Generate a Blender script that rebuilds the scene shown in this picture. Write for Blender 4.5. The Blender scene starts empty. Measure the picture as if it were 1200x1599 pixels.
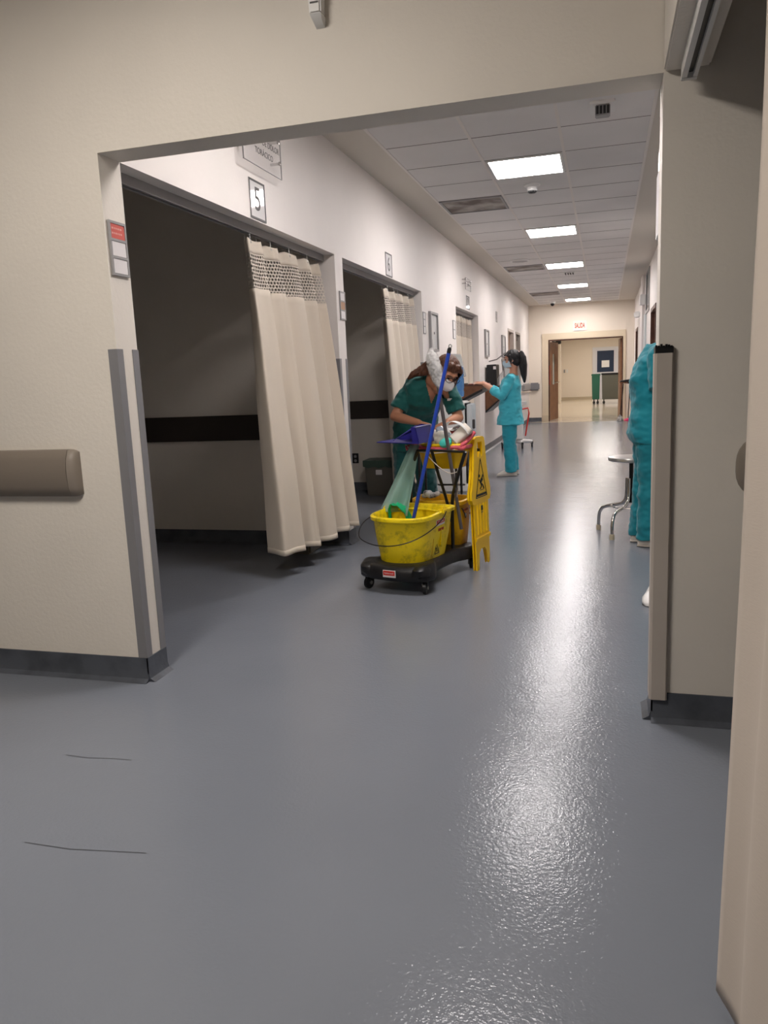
import bpy, bmesh, math, random
from mathutils import Vector, Matrix, noise
random.seed(7)
SC = bpy.context.scene
COL = SC.collection
V = Vector
PI = math.pi

# ------------------------------------------------------------------ camera, exposure, light settings
CAMH = 1.27
def make_camera():
    yaw, pitch, roll = .28286042, .16996044, -.04262253
    cy, sy, cp, sp = math.cos(yaw), math.sin(yaw), math.cos(pitch), math.sin(pitch)
    f = V((-sy*cp, cy*cp, -sp)); r = V((cy, sy, 0)); u = r.cross(f)
    cr, sr = math.cos(roll), math.sin(roll)
    r2 = cr*r + sr*u; u2 = -sr*r + cr*u
    M = Matrix((( r2.x, u2.x, -f.x, 0), (r2.y, u2.y, -f.y, 0), (r2.z, u2.z, -f.z, CAMH), (0, 0, 0, 1)))
    cd = bpy.data.cameras.new('camera'); cam = bpy.data.objects.new('camera', cd); COL.objects.link(cam)
    cam.matrix_world = M
    cd.sensor_fit = 'VERTICAL'; cd.sensor_height = 32.0; cd.lens = 1204/1599*32.0
    cd.clip_start = .02; cd.clip_end = 100
    SC.camera = cam
make_camera()
SC.view_settings.view_transform = 'Standard'
SC.view_settings.look = 'None'
SC.view_settings.exposure = 0.0
SC.view_settings.gamma = 1.0
SC.view_settings.use_curve_mapping = False
LAMP_CORRIDOR = 43.0      # emission of the corridor ceiling panels
LAMP_NEAR = 5.6           # panel of the vestibule where the camera stands
LAMP_FAR = 38.0           # panels of the hall beyond the exit
wd = bpy.data.worlds.new('world'); SC.world = wd; wd.use_nodes = True
wd.node_tree.nodes['Background'].inputs[0].default_value = (.5, .5, .5, 1)
wd.node_tree.nodes['Background'].inputs[1].default_value = .02

# ------------------------------------------------------------------ materials
def lin(c):
    out = []
    for v in c:
        v /= 255.0
        out.append(v/12.92 if v <= .04045 else ((v+.055)/1.055)**2.4)
    return (*out, 1)
def mat(name, rgb, rough=.5, metal=0, spec=.5, bump=0, bscale=40, var=0, vscale=5, trans=0, ior=1.45, alpha=1, emit=None, estr=0, coat=0, bdetail=3, rgb2=None, sheen=0):
    m = bpy.data.materials.new(name); m.use_nodes = True
    nt = m.node_tree; b = nt.nodes['Principled BSDF']
    b.inputs['Base Color'].default_value = lin(rgb)
    b.inputs['Roughness'].default_value = rough
    b.inputs['Metallic'].default_value = metal
    b.inputs['Specular IOR Level'].default_value = spec
    b.inputs['Transmission Weight'].default_value = trans
    b.inputs['IOR'].default_value = ior
    b.inputs['Alpha'].default_value = alpha
    b.inputs['Coat Weight'].default_value = coat
    b.inputs['Sheen Weight'].default_value = sheen
    tc = nt.nodes.new('ShaderNodeTexCoord')
    if emit:
        b.inputs['Emission Color'].default_value = lin(emit); b.inputs['Emission Strength'].default_value = estr
    if bump:
        n = nt.nodes.new('ShaderNodeTexNoise'); n.inputs['Scale'].default_value = bscale; n.inputs['Detail'].default_value = bdetail
        bp = nt.nodes.new('ShaderNodeBump'); bp.inputs['Strength'].default_value = bump; bp.inputs['Distance'].default_value = .01
        nt.links.new(tc.outputs['Object'], n.inputs['Vector']); nt.links.new(n.outputs['Fac'], bp.inputs['Height'])
        nt.links.new(bp.outputs['Normal'], b.inputs['Normal'])
    if var or rgb2:
        n2 = nt.nodes.new('ShaderNodeTexNoise'); n2.inputs['Scale'].default_value = vscale; n2.inputs['Detail'].default_value = 5
        mx = nt.nodes.new('ShaderNodeMix'); mx.data_type = 'RGBA'
        c2 = rgb2 if rgb2 else tuple(max(0, c*(1-var)) for c in rgb)
        mx.inputs[6].default_value = lin(rgb); mx.inputs[7].default_value = lin(c2)
        rp = nt.nodes.new('ShaderNodeMapRange'); rp.inputs[1].default_value = .42; rp.inputs[2].default_value = .68
        nt.links.new(tc.outputs['Object'], n2.inputs['Vector']); nt.links.new(n2.outputs['Fac'], rp.inputs[0])
        nt.links.new(rp.outputs[0], mx.inputs[0]); nt.links.new(mx.outputs[2], b.inputs['Base Color'])
    return m
M = {}
M['wall'] = mat('wall_paint', (227, 220, 210), .55, bump=.12, bscale=55, var=.03, vscale=1.3, spec=.35)
M['wall_white'] = mat('corridor_wall_paint', (232, 226, 222), .5, bump=.08, bscale=55, var=.02, vscale=1.5, spec=.4)
M['wall_far'] = mat('far_wall_paint', (230, 219, 204), .55, bump=.05)
M['skirt'] = mat('cove_skirting', (84, 88, 96), .35, bump=.15, bscale=30, var=.2, vscale=8)
M['ceil'] = mat('ceiling_tile', (226, 223, 221), .9, bump=.25, bscale=160, var=.05, vscale=.8)
M['ceil_flat'] = mat('ceiling_gypsum', (214, 207, 196), .8)
M['rail'] = mat('ceiling_rail', (226, 220, 214), .5)
M['railthin'] = mat('ceiling_joint', (120, 112, 108), .7)
M['bump_grey'] = mat('bumper_vinyl', (128, 118, 108), .45, bump=.05, bscale=90)
M['bump_dark'] = mat('bed_bumper', (52, 44, 40), .5)
M['guard'] = mat('guard_grey', (128, 127, 130), .45)
M['guard_light'] = mat('guard_beige', (190, 180, 170), .45, bump=.05, var=.04, vscale=3)
M['alu'] = mat('anodised_aluminium', (150, 148, 146), .4, metal=.7)
M['alu_grey'] = mat('grey_plate', (150, 148, 148), .4, metal=.2)
M['black'] = mat('black_plastic', (20, 20, 22), .4)
M['black_rough'] = mat('black_dolly', (26, 25, 27), .42, bump=.1, bscale=35, var=.3, vscale=6)
M['black_metal'] = mat('black_tube', (22, 21, 22), .3)
M['rubber'] = mat('rubber', (70, 70, 68), .6)
M['white'] = mat('white_plastic', (225, 224, 222), .4)
M['card'] = mat('white_card', (226, 222, 222), .6)
M['plate'] = mat('glossy_plate', (222, 220, 220), .05)
M['redcard'] = mat('red_card', (205, 92, 82), .6)
M['brown_card'] = mat('brown_card', (178, 140, 112), .6)
M['paper'] = mat('paper', (236, 236, 236), .7)
M['lamp'] = mat('lamp_panel', (255, 252, 248), .5, emit=(255, 248, 246), estr=LAMP_CORRIDOR)
M['lamp_near'] = mat('vestibule_lamp_panel', (255, 250, 240), .5, emit=(255, 246, 236), estr=LAMP_NEAR*5.9)
M['lamp_far'] = mat('hall_lamp_panel', (255, 250, 240), .5, emit=(255, 246, 238), estr=LAMP_FAR)
M['chrome'] = mat('chrome', (200, 198, 196), .14, metal=1)
M['steel'] = mat('steel_seat', (205, 203, 202), .28, metal=.85)
M['yellow'] = mat('yellow_plastic', (238, 206, 20), .35, bump=.05, bscale=25, spec=.5)
M['sign_yellow'] = mat('sign_yellow', (252, 204, 14), .35)
M['tray_yellow'] = mat('tray_yellow', (212, 172, 10), .4)
M['blue'] = mat('blue_pole', (40, 72, 176), .3)
M['indigo'] = mat('indigo_plastic', (36, 33, 116), .35)
M['greypole'] = mat('grey_pole', (96, 90, 90), .4)
M['bagclear'] = mat('clear_film', (235, 235, 235), .2, alpha=.28)
M['bagwhite'] = mat('translucent_bag', (222, 218, 208), .35, alpha=.75, bump=.6, bscale=18)
M['duster'] = mat('duster_fleece', (196, 194, 190), .9, bump=.9, bscale=45, rgb2=(96, 92, 90), vscale=16)
M['net'] = mat('green_bag_film', (158, 196, 184), .45, alpha=.55, bump=.3, bscale=25)
M['greencloth'] = mat('green_cloth', (20, 160, 105), .8, bump=.4, bscale=90)
M['pink'] = mat('pink_liner', (214, 90, 104), .5, bump=.4, bscale=40, var=.15, vscale=20)
M['cord'] = mat('white_cord', (214, 204, 190), .6)
M['teal_lid'] = mat('teal_lid', (70, 205, 190), .4)
M['wood'] = mat('brown_wood', (120, 78, 50), .45, rgb2=(96, 60, 38), vscale=9)
M['wood_dark'] = mat('dark_wood', (84, 52, 38), .45, rgb2=(64, 38, 28), vscale=9)
M['wood_light'] = mat('door_veneer', (150, 104, 72), .45, rgb2=(128, 86, 58), vscale=6)
M['redtop'] = mat('dark_red_top', (120, 32, 36), .4)
M['bin_grey'] = mat('grey_bin', (104, 99, 90), .5)
M['bin_far'] = mat('dark_grey_bin', (84, 84, 76), .5)
M['bin_green'] = mat('green_bin', (36, 92, 74), .5)
M['binbag'] = mat('dark_green_bag', (70, 92, 80), .4, alpha=.85, bump=.4, bscale=30)
M['jug'] = mat('blue_jug', (70, 140, 205), .1, trans=.6, spec=.6, alpha=.92)
M['dkglass'] = mat('dark_glass', (50, 62, 84), .1)
M['glass'] = mat('clear_acrylic', (225, 222, 222), .05, alpha=.16)
M['lite'] = mat('door_glass', (200, 215, 210), .1)
M['acryl_edge'] = mat('acrylic_edge', (120, 118, 118), .3)
M['ink'] = mat('grey_ink', (70, 66, 66), .5)
M['blackink'] = mat('black_ink', (24, 22, 18), .5)
M['redink'] = mat('red_ink', (176, 44, 28), .5)
M['label_red'] = mat('label_red', (205, 50, 40), .5)
M['screen'] = mat('screen_back', (150, 146, 144), .4)
M['screen_dark'] = mat('dark_screen', (40, 40, 46), .2)
M['skin'] = mat('skin', (196, 142, 112), .5, bump=.05, bscale=60, rgb2=(186, 128, 100), vscale=4)
M['skin2'] = mat('skin_light', (206, 156, 130), .5, rgb2=(198, 142, 118), vscale=4)
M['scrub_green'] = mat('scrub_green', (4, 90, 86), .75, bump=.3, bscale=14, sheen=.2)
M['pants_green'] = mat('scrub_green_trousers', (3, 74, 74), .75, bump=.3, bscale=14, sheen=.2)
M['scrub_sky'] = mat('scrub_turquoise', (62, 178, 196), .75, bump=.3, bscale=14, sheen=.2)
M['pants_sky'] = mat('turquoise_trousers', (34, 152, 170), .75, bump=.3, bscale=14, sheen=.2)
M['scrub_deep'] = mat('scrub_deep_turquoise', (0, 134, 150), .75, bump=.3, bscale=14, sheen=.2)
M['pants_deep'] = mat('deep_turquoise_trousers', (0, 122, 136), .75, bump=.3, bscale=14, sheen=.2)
M['shoe'] = mat('white_shoe', (214, 206, 196), .6)
M['maskw'] = mat('white_mask', (232, 230, 232), .8)
M['maskb'] = mat('pale_blue_mask', (188, 208, 222), .8)
M['pink_plastic'] = mat('pink_plastic', (235, 40, 110), .4)
M['hair_tie'] = mat('hair_tie', (220, 190, 188), .7)
M['eye_dark'] = mat('eye_dark', (40, 28, 24), .2)

def hair_mat(name, c1, c2):
    m = mat(name, c1, .45)
    nt = m.node_tree; b = nt.nodes['Principled BSDF']
    tc = nt.nodes.new('ShaderNodeTexCoord'); mp = nt.nodes.new('ShaderNodeMapping'); mp.inputs['Scale'].default_value = (90, 90, 14)
    n = nt.nodes.new('ShaderNodeTexNoise'); n.inputs['Scale'].default_value = 1.2; n.inputs['Detail'].default_value = 2
    mx = nt.nodes.new('ShaderNodeMix'); mx.data_type = 'RGBA'; mx.inputs[6].default_value = lin(c1); mx.inputs[7].default_value = lin(c2)
    bp = nt.nodes.new('ShaderNodeBump'); bp.inputs['Strength'].default_value = .7; bp.inputs['Distance'].default_value = .01
    nt.links.new(tc.outputs['Object'], mp.inputs[0]); nt.links.new(mp.outputs[0], n.inputs['Vector'])
    nt.links.new(n.outputs['Fac'], mx.inputs[0]); nt.links.new(mx.outputs[2], b.inputs['Base Color'])
    nt.links.new(n.outputs['Fac'], bp.inputs['Height']); nt.links.new(bp.outputs[0], b.inputs['Normal'])
    return m
M['hair_brown'] = hair_mat('brown_hair', (44, 26, 20), (120, 74, 50))
M['hair_black'] = hair_mat('black_hair', (12, 11, 13), (34, 30, 34))

def floor_mat(name, c1, c2, rough, bump, bscale):
    m = bpy.data.materials.new(name); m.use_nodes = True
    nt = m.node_tree; b = nt.nodes['Principled BSDF']; L = nt.links
    tc = nt.nodes.new('ShaderNodeTexCoord')
    n = nt.nodes.new('ShaderNodeTexNoise'); n.inputs['Scale'].default_value = 1.1; n.inputs['Detail'].default_value = 6
    mx = nt.nodes.new('ShaderNodeMix'); mx.data_type = 'RGBA'; mx.inputs[6].default_value = lin(c1); mx.inputs[7].default_value = lin(c2)
    L.new(tc.outputs['Object'], n.inputs['Vector']); L.new(n.outputs['Fac'], mx.inputs[0]); L.new(mx.outputs[2], b.inputs['Base Color'])
    n2 = nt.nodes.new('ShaderNodeTexNoise'); n2.inputs['Scale'].default_value = bscale; n2.inputs['Detail'].default_value = 1.5
    n3 = nt.nodes.new('ShaderNodeTexNoise'); n3.inputs['Scale'].default_value = 5; n3.inputs['Detail'].default_value = 2
    ad = nt.nodes.new('ShaderNodeMath'); ad.operation = 'MULTIPLY_ADD'; ad.inputs[1].default_value = 1.6
    L.new(tc.outputs['Object'], n2.inputs['Vector']); L.new(tc.outputs['Object'], n3.inputs['Vector'])
    L.new(n3.outputs['Fac'], ad.inputs[0]); L.new(n2.outputs['Fac'], ad.inputs[2])
    bp = nt.nodes.new('ShaderNodeBump'); bp.inputs['Strength'].default_value = bump; bp.inputs['Distance'].default_value = .004
    L.new(ad.outputs[0], bp.inputs['Height']); L.new(bp.outputs['Normal'], b.inputs['Normal'])
    b.inputs['Roughness'].default_value = rough; b.inputs['Specular IOR Level'].default_value = .19
    return m
M['floor'] = floor_mat('epoxy_floor', (126, 131, 140), (114, 119, 128),  .15, .26, 105)
M['floor_far'] = floor_mat('beige_floor', (208, 196, 174), (196, 184, 164), .12, .06, 30)

def curtain_mat(name, rgb):
    m = mat(name, rgb, .85, bump=.0)
    nt = m.node_tree; b = nt.nodes['Principled BSDF']
    tc = nt.nodes.new('ShaderNodeTexCoord'); mp = nt.nodes.new('ShaderNodeMapping'); mp.inputs['Scale'].default_value = (60, 60, 420)
    n = nt.nodes.new('ShaderNodeTexNoise'); n.inputs['Scale'].default_value = 1.0
    bp = nt.nodes.new('ShaderNodeBump'); bp.inputs['Strength'].default_value = .15; bp.inputs['Distance'].default_value = .004
    nt.links.new(tc.outputs['Object'], mp.inputs[0]); nt.links.new(mp.outputs[0], n.inputs['Vector']); nt.links.new(n.outputs['Fac'], bp.inputs['Height']); nt.links.new(bp.outputs[0], b.inputs['Normal'])
    # cloth lets some light through
    tr = nt.nodes.new('ShaderNodeBsdfTranslucent'); tr.inputs[0].default_value = lin(rgb)
    ms = nt.nodes.new('ShaderNodeMixShader'); ms.inputs[0].default_value = .18
    out = nt.nodes['Material Output']
    nt.links.new(b.outputs[0], ms.inputs[1]); nt.links.new(tr.outputs[0], ms.inputs[2]); nt.links.new(ms.outputs[0], out.inputs[0])
    return m
M['curtain'] = curtain_mat('cream_curtain', (230, 219, 204))
M['curtain_r'] = curtain_mat('beige_curtain', (220, 208, 196))

def mesh_mat():   # woven net with round holes in staggered rows, laid out by the cloth's own UV
    m = bpy.data.materials.new('curtain_net'); m.use_nodes = True
    nt = m.node_tree; b = nt.nodes['Principled BSDF']; L = nt.links
    b.inputs['Base Color'].default_value = lin((206, 196, 184)); b.inputs['Roughness'].default_value = .8
    uv = nt.nodes.new('ShaderNodeUVMap'); uv.uv_map = 'UVMap'
    sep = nt.nodes.new('ShaderNodeSeparateXYZ'); L.new(uv.outputs[0], sep.inputs[0])
    def math_(op, a, bb=None, c=None):
        n = nt.nodes.new('ShaderNodeMath'); n.operation = op
        for i, x in enumerate((a, bb, c)):
            if x is None: continue
            if isinstance(x, (int, float)): n.inputs[i].default_value = x
            else: L.new(x, n.inputs[i])
        return n.outputs[0]
    P = .024     # hole pitch in metres
    v = math_('DIVIDE', sep.outputs[1], P*.866)
    row = math_('FLOOR', v); odd = math_('MODULO', row, 2.0)
    u = math_('ADD', math_('DIVIDE', sep.outputs[0], P), math_('MULTIPLY', odd, .5))
    fu = math_('SUBTRACT', math_('FRACT', u), .5); fv = math_('SUBTRACT', math_('FRACT', v), .5)
    d = math_('SQRT', math_('ADD', math_('MULTIPLY', fu, fu), math_('MULTIPLY', fv, fv)))
    a = math_('GREATER_THAN', d, .36)
    L.new(a, b.inputs['Alpha'])
    return m
M['net_curtain'] = mesh_mat()

def bucket_mat(name, rgb, dirt=(96, 84, 30)):
    m = mat(name, rgb, .38, spec=.5)
    nt = m.node_tree; b = nt.nodes['Principled BSDF']; L = nt.links
    tc = nt.nodes.new('ShaderNodeTexCoord')
    n = nt.nodes.new('ShaderNodeTexNoise'); n.inputs['Scale'].default_value = 9; n.inputs['Detail'].default_value = 9; n.inputs['Roughness'].default_value = .75
    rp = nt.nodes.new('ShaderNodeMapRange'); rp.inputs[1].default_value = .50; rp.inputs[2].default_value = .72; rp.inputs[4].default_value = .8
    mx = nt.nodes.new('ShaderNodeMix'); mx.data_type = 'RGBA'; mx.inputs[6].default_value = lin(rgb); mx.inputs[7].default_value = lin(dirt)
    L.new(tc.outputs['Object'], n.inputs['Vector']); L.new(n.outputs['Fac'], rp.inputs[0]); L.new(rp.outputs[0], mx.inputs[0]); L.new(mx.outputs[2], b.inputs['Base Color'])
    return m
M['bucket'] = bucket_mat('scuffed_yellow', (246, 218, 24))
M['bucket_back'] = bucket_mat('stained_yellow', (222, 176, 22), (130, 74, 20))

def vent_mat():
    m = mat('dusty_vent_tile', (170, 162, 156), .9)
    nt = m.node_tree; b = nt.nodes['Principled BSDF']; L = nt.links
    tc = nt.nodes.new('ShaderNodeTexCoord'); n = nt.nodes.new('ShaderNodeTexNoise'); n.inputs['Scale'].default_value = 3.2; n.inputs['Detail'].default_value = 3
    rp = nt.nodes.new('ShaderNodeMapRange'); rp.inputs[1].default_value = .4; rp.inputs[2].default_value = .62
    mx = nt.nodes.new('ShaderNodeMix'); mx.data_type = 'RGBA'; mx.inputs[6].default_value = lin((182, 176, 170)); mx.inputs[7].default_value = lin((118, 108, 102))
    L.new(tc.outputs['Object'], n.inputs['Vector']); L.new(n.outputs['Fac'], rp.inputs[0]); L.new(rp.outputs[0], mx.inputs[0]); L.new(mx.outputs[2], b.inputs['Base Color'])
    return m
M['vent'] = vent_mat()

# ------------------------------------------------------------------ mesh helpers
I4 = Matrix.Identity(4)
class MB:
    def __init__(s, M=None):
        s.bm = bmesh.new(); s.M = M or I4
    def _v(s, p): return s.bm.verts.new(s.M @ V(p))
    def _f(s, vs):
        try: return s.bm.faces.new(vs)
        except ValueError: return None
    def box(s, a, b, bev=0):
        x0, x1 = sorted((a[0], b[0])); y0, y1 = sorted((a[1], b[1])); z0, z1 = sorted((a[2], b[2]))
        return s.hexa([(x0,y0,z0),(x1,y0,z0),(x1,y1,z0),(x0,y1,z0),(x0,y0,z1),(x1,y0,z1),(x1,y1,z1),(x0,y1,z1)], bev)
    def hexa(s, pts, bev=0):
        v = [s._v(p) for p in pts]
        fs = [s._f([v[i] for i in q]) for q in ((3,2,1,0),(4,5,6,7),(0,1,5,4),(1,2,6,5),(2,3,7,6),(3,0,4,7))]
        if bev:
            es = list({e for f in fs for e in f.edges})
            bmesh.ops.bevel(s.bm, geom=es, offset=bev, segments=2, affect='EDGES', clamp_overlap=True)
        return s
    def prism(s, poly, axis, a, b, bev=0):     # poly in the two other axes
        def p(q, t):
            return {'x': (t, q[0], q[1]), 'y': (q[0], t, q[1]), 'z': (q[0], q[1], t)}[axis]
        A = [s._v(p(q, a)) for q in poly]; B = [s._v(p(q, b)) for q in poly]
        n = len(poly); fs = [s._f(A[::-1]), s._f(B)]
        for i in range(n): fs.append(s._f([A[i], A[(i+1) % n], B[(i+1) % n], B[i]]))
        fs = [f for f in fs if f]
        bmesh.ops.recalc_face_normals(s.bm, faces=fs)
        if bev: bmesh.ops.bevel(s.bm, geom=list({e for f in fs for e in f.edges}), offset=bev, segments=2, affect='EDGES', clamp_overlap=True)
        return s
    def tube(s, pts, r, n=10, cap=True, closed=False):
        pts = [V(p) for p in pts]; m = len(pts)
        rs = r if isinstance(r, (list, tuple)) else [r]*m
        rings = []; prev = None
        for i, p in enumerate(pts):
            if closed: t = pts[(i+1) % m]-pts[i-1]
            else: t = pts[min(i+1, m-1)]-pts[max(i-1, 0)]
            t.normalize()
            if prev is None:
                a = V((0, 0, 1)) if abs(t.z) < .9 else V((1, 0, 0)); u = t.cross(a).normalized()
            else:
                u = (prev - t*prev.dot(t)).normalized()
            prev = u; w = t.cross(u)
            rings.append([s._v(p + rs[i]*(math.cos(2*PI*k/n)*u + math.sin(2*PI*k/n)*w)) for k in range(n)])
        for i in range(m if closed else m-1):
            A, B = rings[i], rings[(i+1) % m]
            for k in range(n): s._f([A[k], A[(k+1) % n], B[(k+1) % n], B[k]])
        if cap and not closed:
            s._f(rings[0][::-1]); s._f(rings[-1])
        return s
    def loft(s, secs, n=24, cap=True, power=2.0):  # secs: (centre, right*rx, fwd*ry)
        rings = []
        for c, a, b in secs:
            c, a, b = V(c), V(a), V(b); ring = []
            for k in range(n):
                t = 2*PI*k/n; ct, st = math.cos(t), math.sin(t)
                e = 2.0/power
                x = math.copysign(abs(ct)**e, ct); y = math.copysign(abs(st)**e, st)
                ring.append(s._v(c + a*x + b*y))
            rings.append(ring)
        for A, B in zip(rings, rings[1:]):
            for k in range(n): s._f([A[k], A[(k+1) % n], B[(k+1) % n], B[k]])
        if cap: s._f(rings[0][::-1]); s._f(rings[-1])
        return s
    def ball(s, c, r, n=16, M2=None):
        r = (r, r, r) if isinstance(r, (int, float)) else r
        M2 = M2 or I4.to_3x3(); c = V(c); rings = []
        h = n//2
        top = s._v(c + M2 @ V((0, 0, r[2]))); bot = s._v(c - M2 @ V((0, 0, r[2])))
        for i in range(1, h):
            th = PI*i/h
            rings.append([s._v(c + M2 @ V((r[0]*math.sin(th)*math.cos(2*PI*k/n), r[1]*math.sin(th)*math.sin(2*PI*k/n), r[2]*math.cos(th)))) for k in range(n)])
        for k in range(n):
            s._f([top, rings[0][k], rings[0][(k+1) % n]]); s._f([bot, rings[-1][(k+1) % n], rings[-1][k]])
        for A, B in zip(rings, rings[1:]):
            for k in range(n): s._f([A[k], B[k], B[(k+1) % n], A[(k+1) % n]])
        return s
    def limb(s, pts, r, n=14):     # tube with rounded ends
        pts = [V(p) for p in pts]; rs = r if isinstance(r, (list, tuple)) else [r]*len(pts)
        s.tube(pts, list(rs), n)
        s.ball(pts[0], rs[0], n); s.ball(pts[-1], rs[-1], n)
        return s
    def lathe(s, prof, c=(0, 0, 0), n=32, cap=True):
        c = V(c); rings = []
        for r, z in prof: rings.append([s._v(c + V((r*math.cos(2*PI*k/n), r*math.sin(2*PI*k/n), z))) for k in range(n)])
        for A, B in zip(rings, rings[1:]):
            for k in range(n): s._f([A[k], A[(k+1) % n], B[(k+1) % n], B[k]])
        if cap: s._f(rings[0][::-1]); s._f(rings[-1])
        return s
    def build(s, name, m, parent=None, label=None, angle=38, recalc=True):
        if recalc: bmesh.ops.recalc_face_normals(s.bm, faces=s.bm.faces[:])
        org = V((0, 0, 0))
        if parent is not None: org = V(parent['_o'])
        else:
            zs = [v.co for v in s.bm.verts]
            org = V(((min(v.x for v in zs)+max(v.x for v in zs))/2, (min(v.y for v in zs)+max(v.y for v in zs))/2, min(v.z for v in zs)))
        for v in s.bm.verts: v.co -= org
        me = bpy.data.meshes.new(name); s.bm.to_mesh(me); s.bm.free()
        for p in me.polygons: p.use_smooth = True
        me.set_sharp_from_angle(angle=math.radians(angle))
        me.materials.append(m)
        o = bpy.data.objects.new(name, me); COL.objects.link(o)
        if parent is None: o.location = org
        else: o.parent = parent
        o['_o'] = tuple(org)
        if label: o['label'] = label
        return o
def thing(name, label, cat, loc, group=None):
    o = bpy.data.objects.new(name, None); o.empty_display_size = .1; COL.objects.link(o); o.location = loc
    o['_o'] = tuple(loc); o['label'] = label; o['category'] = cat
    if group: o['group'] = group
    return o
def tag(o, label, cat, group=None, kind=None):
    o['label'] = label; o['category'] = cat
    if group: o['group'] = group
    if kind: o['kind'] = kind
    return o
def struct(name, mb, m, label=None, parent=None, cat=None):
    o = mb.build(name, m, parent)
    if parent is None: o['kind'] = 'structure'
    if label: o['label'] = label
    if cat: o['category'] = cat
    return o
def bx(a, b, bev=0, M=None): return MB(M).box(a, b, bev)
def text(name, s, size, mtx, m, parent, extrude=.0008, align='CENTER', spacing=1.0, squeeze=1.0, bold=0):
    cu = bpy.data.curves.new(name, 'FONT'); cu.body = s; cu.size = size; cu.extrude = extrude; cu.offset = bold
    cu.align_x = align; cu.align_y = 'CENTER'; cu.space_character = spacing
    tmp = bpy.data.objects.new('tmp', cu); COL.objects.link(tmp)
    bpy.context.view_layer.update()
    me = bpy.data.meshes.new_from_object(tmp.evaluated_get(bpy.context.evaluated_depsgraph_get()))
    bpy.data.objects.remove(tmp)
    org = V(parent['_o'])
    for v in me.vertices: v.co = (mtx @ V((v.co.x*squeeze, v.co.y, v.co.z))) - org
    me.materials.clear(); me.materials.append(m)
    o = bpy.data.objects.new(name, me); COL.objects.link(o); o.parent = parent; o['_o'] = tuple(org)
    return o
def frame_mtx(origin, right, up):
    r = V(right).normalized(); u = V(up).normalized(); n = r.cross(u)
    return Matrix(((r.x, u.x, n.x, origin[0]), (r.y, u.y, n.y, origin[1]), (r.z, u.z, n.z, origin[2]), (0, 0, 0, 1)))
def remesh(o, voxel, smooth=2, fn=None, solid=0, keep=None):
    md = o.modifiers.new('r', 'REMESH'); md.mode = 'VOXEL'; md.voxel_size = voxel
    if smooth:
        sm = o.modifiers.new('s', 'SMOOTH'); sm.factor = .5; sm.iterations = smooth
    bpy.context.view_layer.update()
    me = bpy.data.meshes.new_from_object(o.evaluated_get(bpy.context.evaluated_depsgraph_get()))
    o.modifiers.clear()
    mt = o.data.materials[0]
    org = V(o['_o'])
    bm = bmesh.new(); bm.from_mesh(me)
    if fn:
        bm.normal_update()
        for v in bm.verts: v.co = fn(v.co + org, v.normal) - org
    if keep:
        dl = [v for v in bm.verts if not keep(v.co + org)]
        bmesh.ops.delete(bm, geom=dl, context='VERTS')
    bm.to_mesh(me); bm.free()
    me.materials.clear(); me.materials.append(mt)
    for p in me.polygons: p.use_smooth = True
    o.data = me
    if solid:
        sd = o.modifiers.new('solid', 'SOLIDIFY'); sd.thickness = solid; sd.offset = -1
    return o

# ------------------------------------------------------------------ the setting
XL, YF, YB, XR = -1.932, 2.815, 2.963, .70     # left corridor wall face, near face / far face of the opening wall, right wall
C, HD, XJ = 2.985, 2.197, .173                 # ceiling, header height, right jamb
YE = 20.86                                     # end wall
FY1 = 20.38                                    # joint between grey and beige floors
struct('floor', bx((-7, -3, -.1), (3.2, FY1, 0)), M['floor'], 'blue grey glossy floor')
struct('floor_1', bx((-7, FY1, -.1), (6, 37, 0)), M['floor_far'], 'shiny beige floor beyond the exit')
struct('ceiling', bx((-7, YB, C), (3.2, YE+.15, C+.1)), M['ceil_flat'])
struct('ceiling_1', bx((-7, -3, C), (3.2, YB, C+.1)), M['ceil_flat'])
# opening wall: left piece, header, right piece
struct('wall_front', bx((-7, YF, 0), (XL, YB, HD)).box((-7, YF, HD), (XJ, YB, C)).box((XJ, YF, 0), (3.0, YB, C)), M['wall'], 'cream wall with the wide opening')
struct('wall_near', bx((XJ, -1.5, HD), (.312, YF-.004, C-.002), .006), M['wall'], 'beam over the right-hand bay')
struct('wall_back', bx((-7, -3, 0), (3, -2.85, C)), M['wall'])
struct('wall_near_left', bx((-6.2, -2.85, 0), (-6.05, YF, C)), M['wall'])
struct('wall_near_right', bx((2.4, -2.85, 0), (2.5, YF, C)), M['wall'])
# corridor left wall with bays
bays = [(2.963, 5.62), (5.80, 8.46), (10.50, 12.42)]
mb = MB()
for y0, y1 in ((5.62, 5.80), (8.46, 10.50), (12.42, 16.30), (17.30, 17.72), (18.65, YE)):
    mb.box((XL-.15, y0, 0), (XL, y1, HD))
mb.box((XL-.15, YB, HD), (XL, YE, C))
struct('wall_left', mb, M['wall_white'], 'long white corridor wall above the bays')
for i, (y0, y1) in enumerate(((5.62, 5.80), (8.46, 8.60), (10.36, 10.50), (12.42, 12.56))):
    struct('wall_partition' if not i else 'wall_partition_%d' % i, bx((-5.6, y0, 0), (XL-.15, y1, C)), M['wall'])
struct('wall_outer', bx((-5.7, YB, 0), (-5.6, 12.5, C)), M['wall'])
struct('wall_closet', bx((-3.2, 15.9, 0), (-3.1, 19.2, C)).box((-3.1, 15.9, 0), (XL-.15, 16.0, C)).box((-3.1, 19.1, 0), (XL-.15, 19.2, C)), M['wall'])
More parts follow.
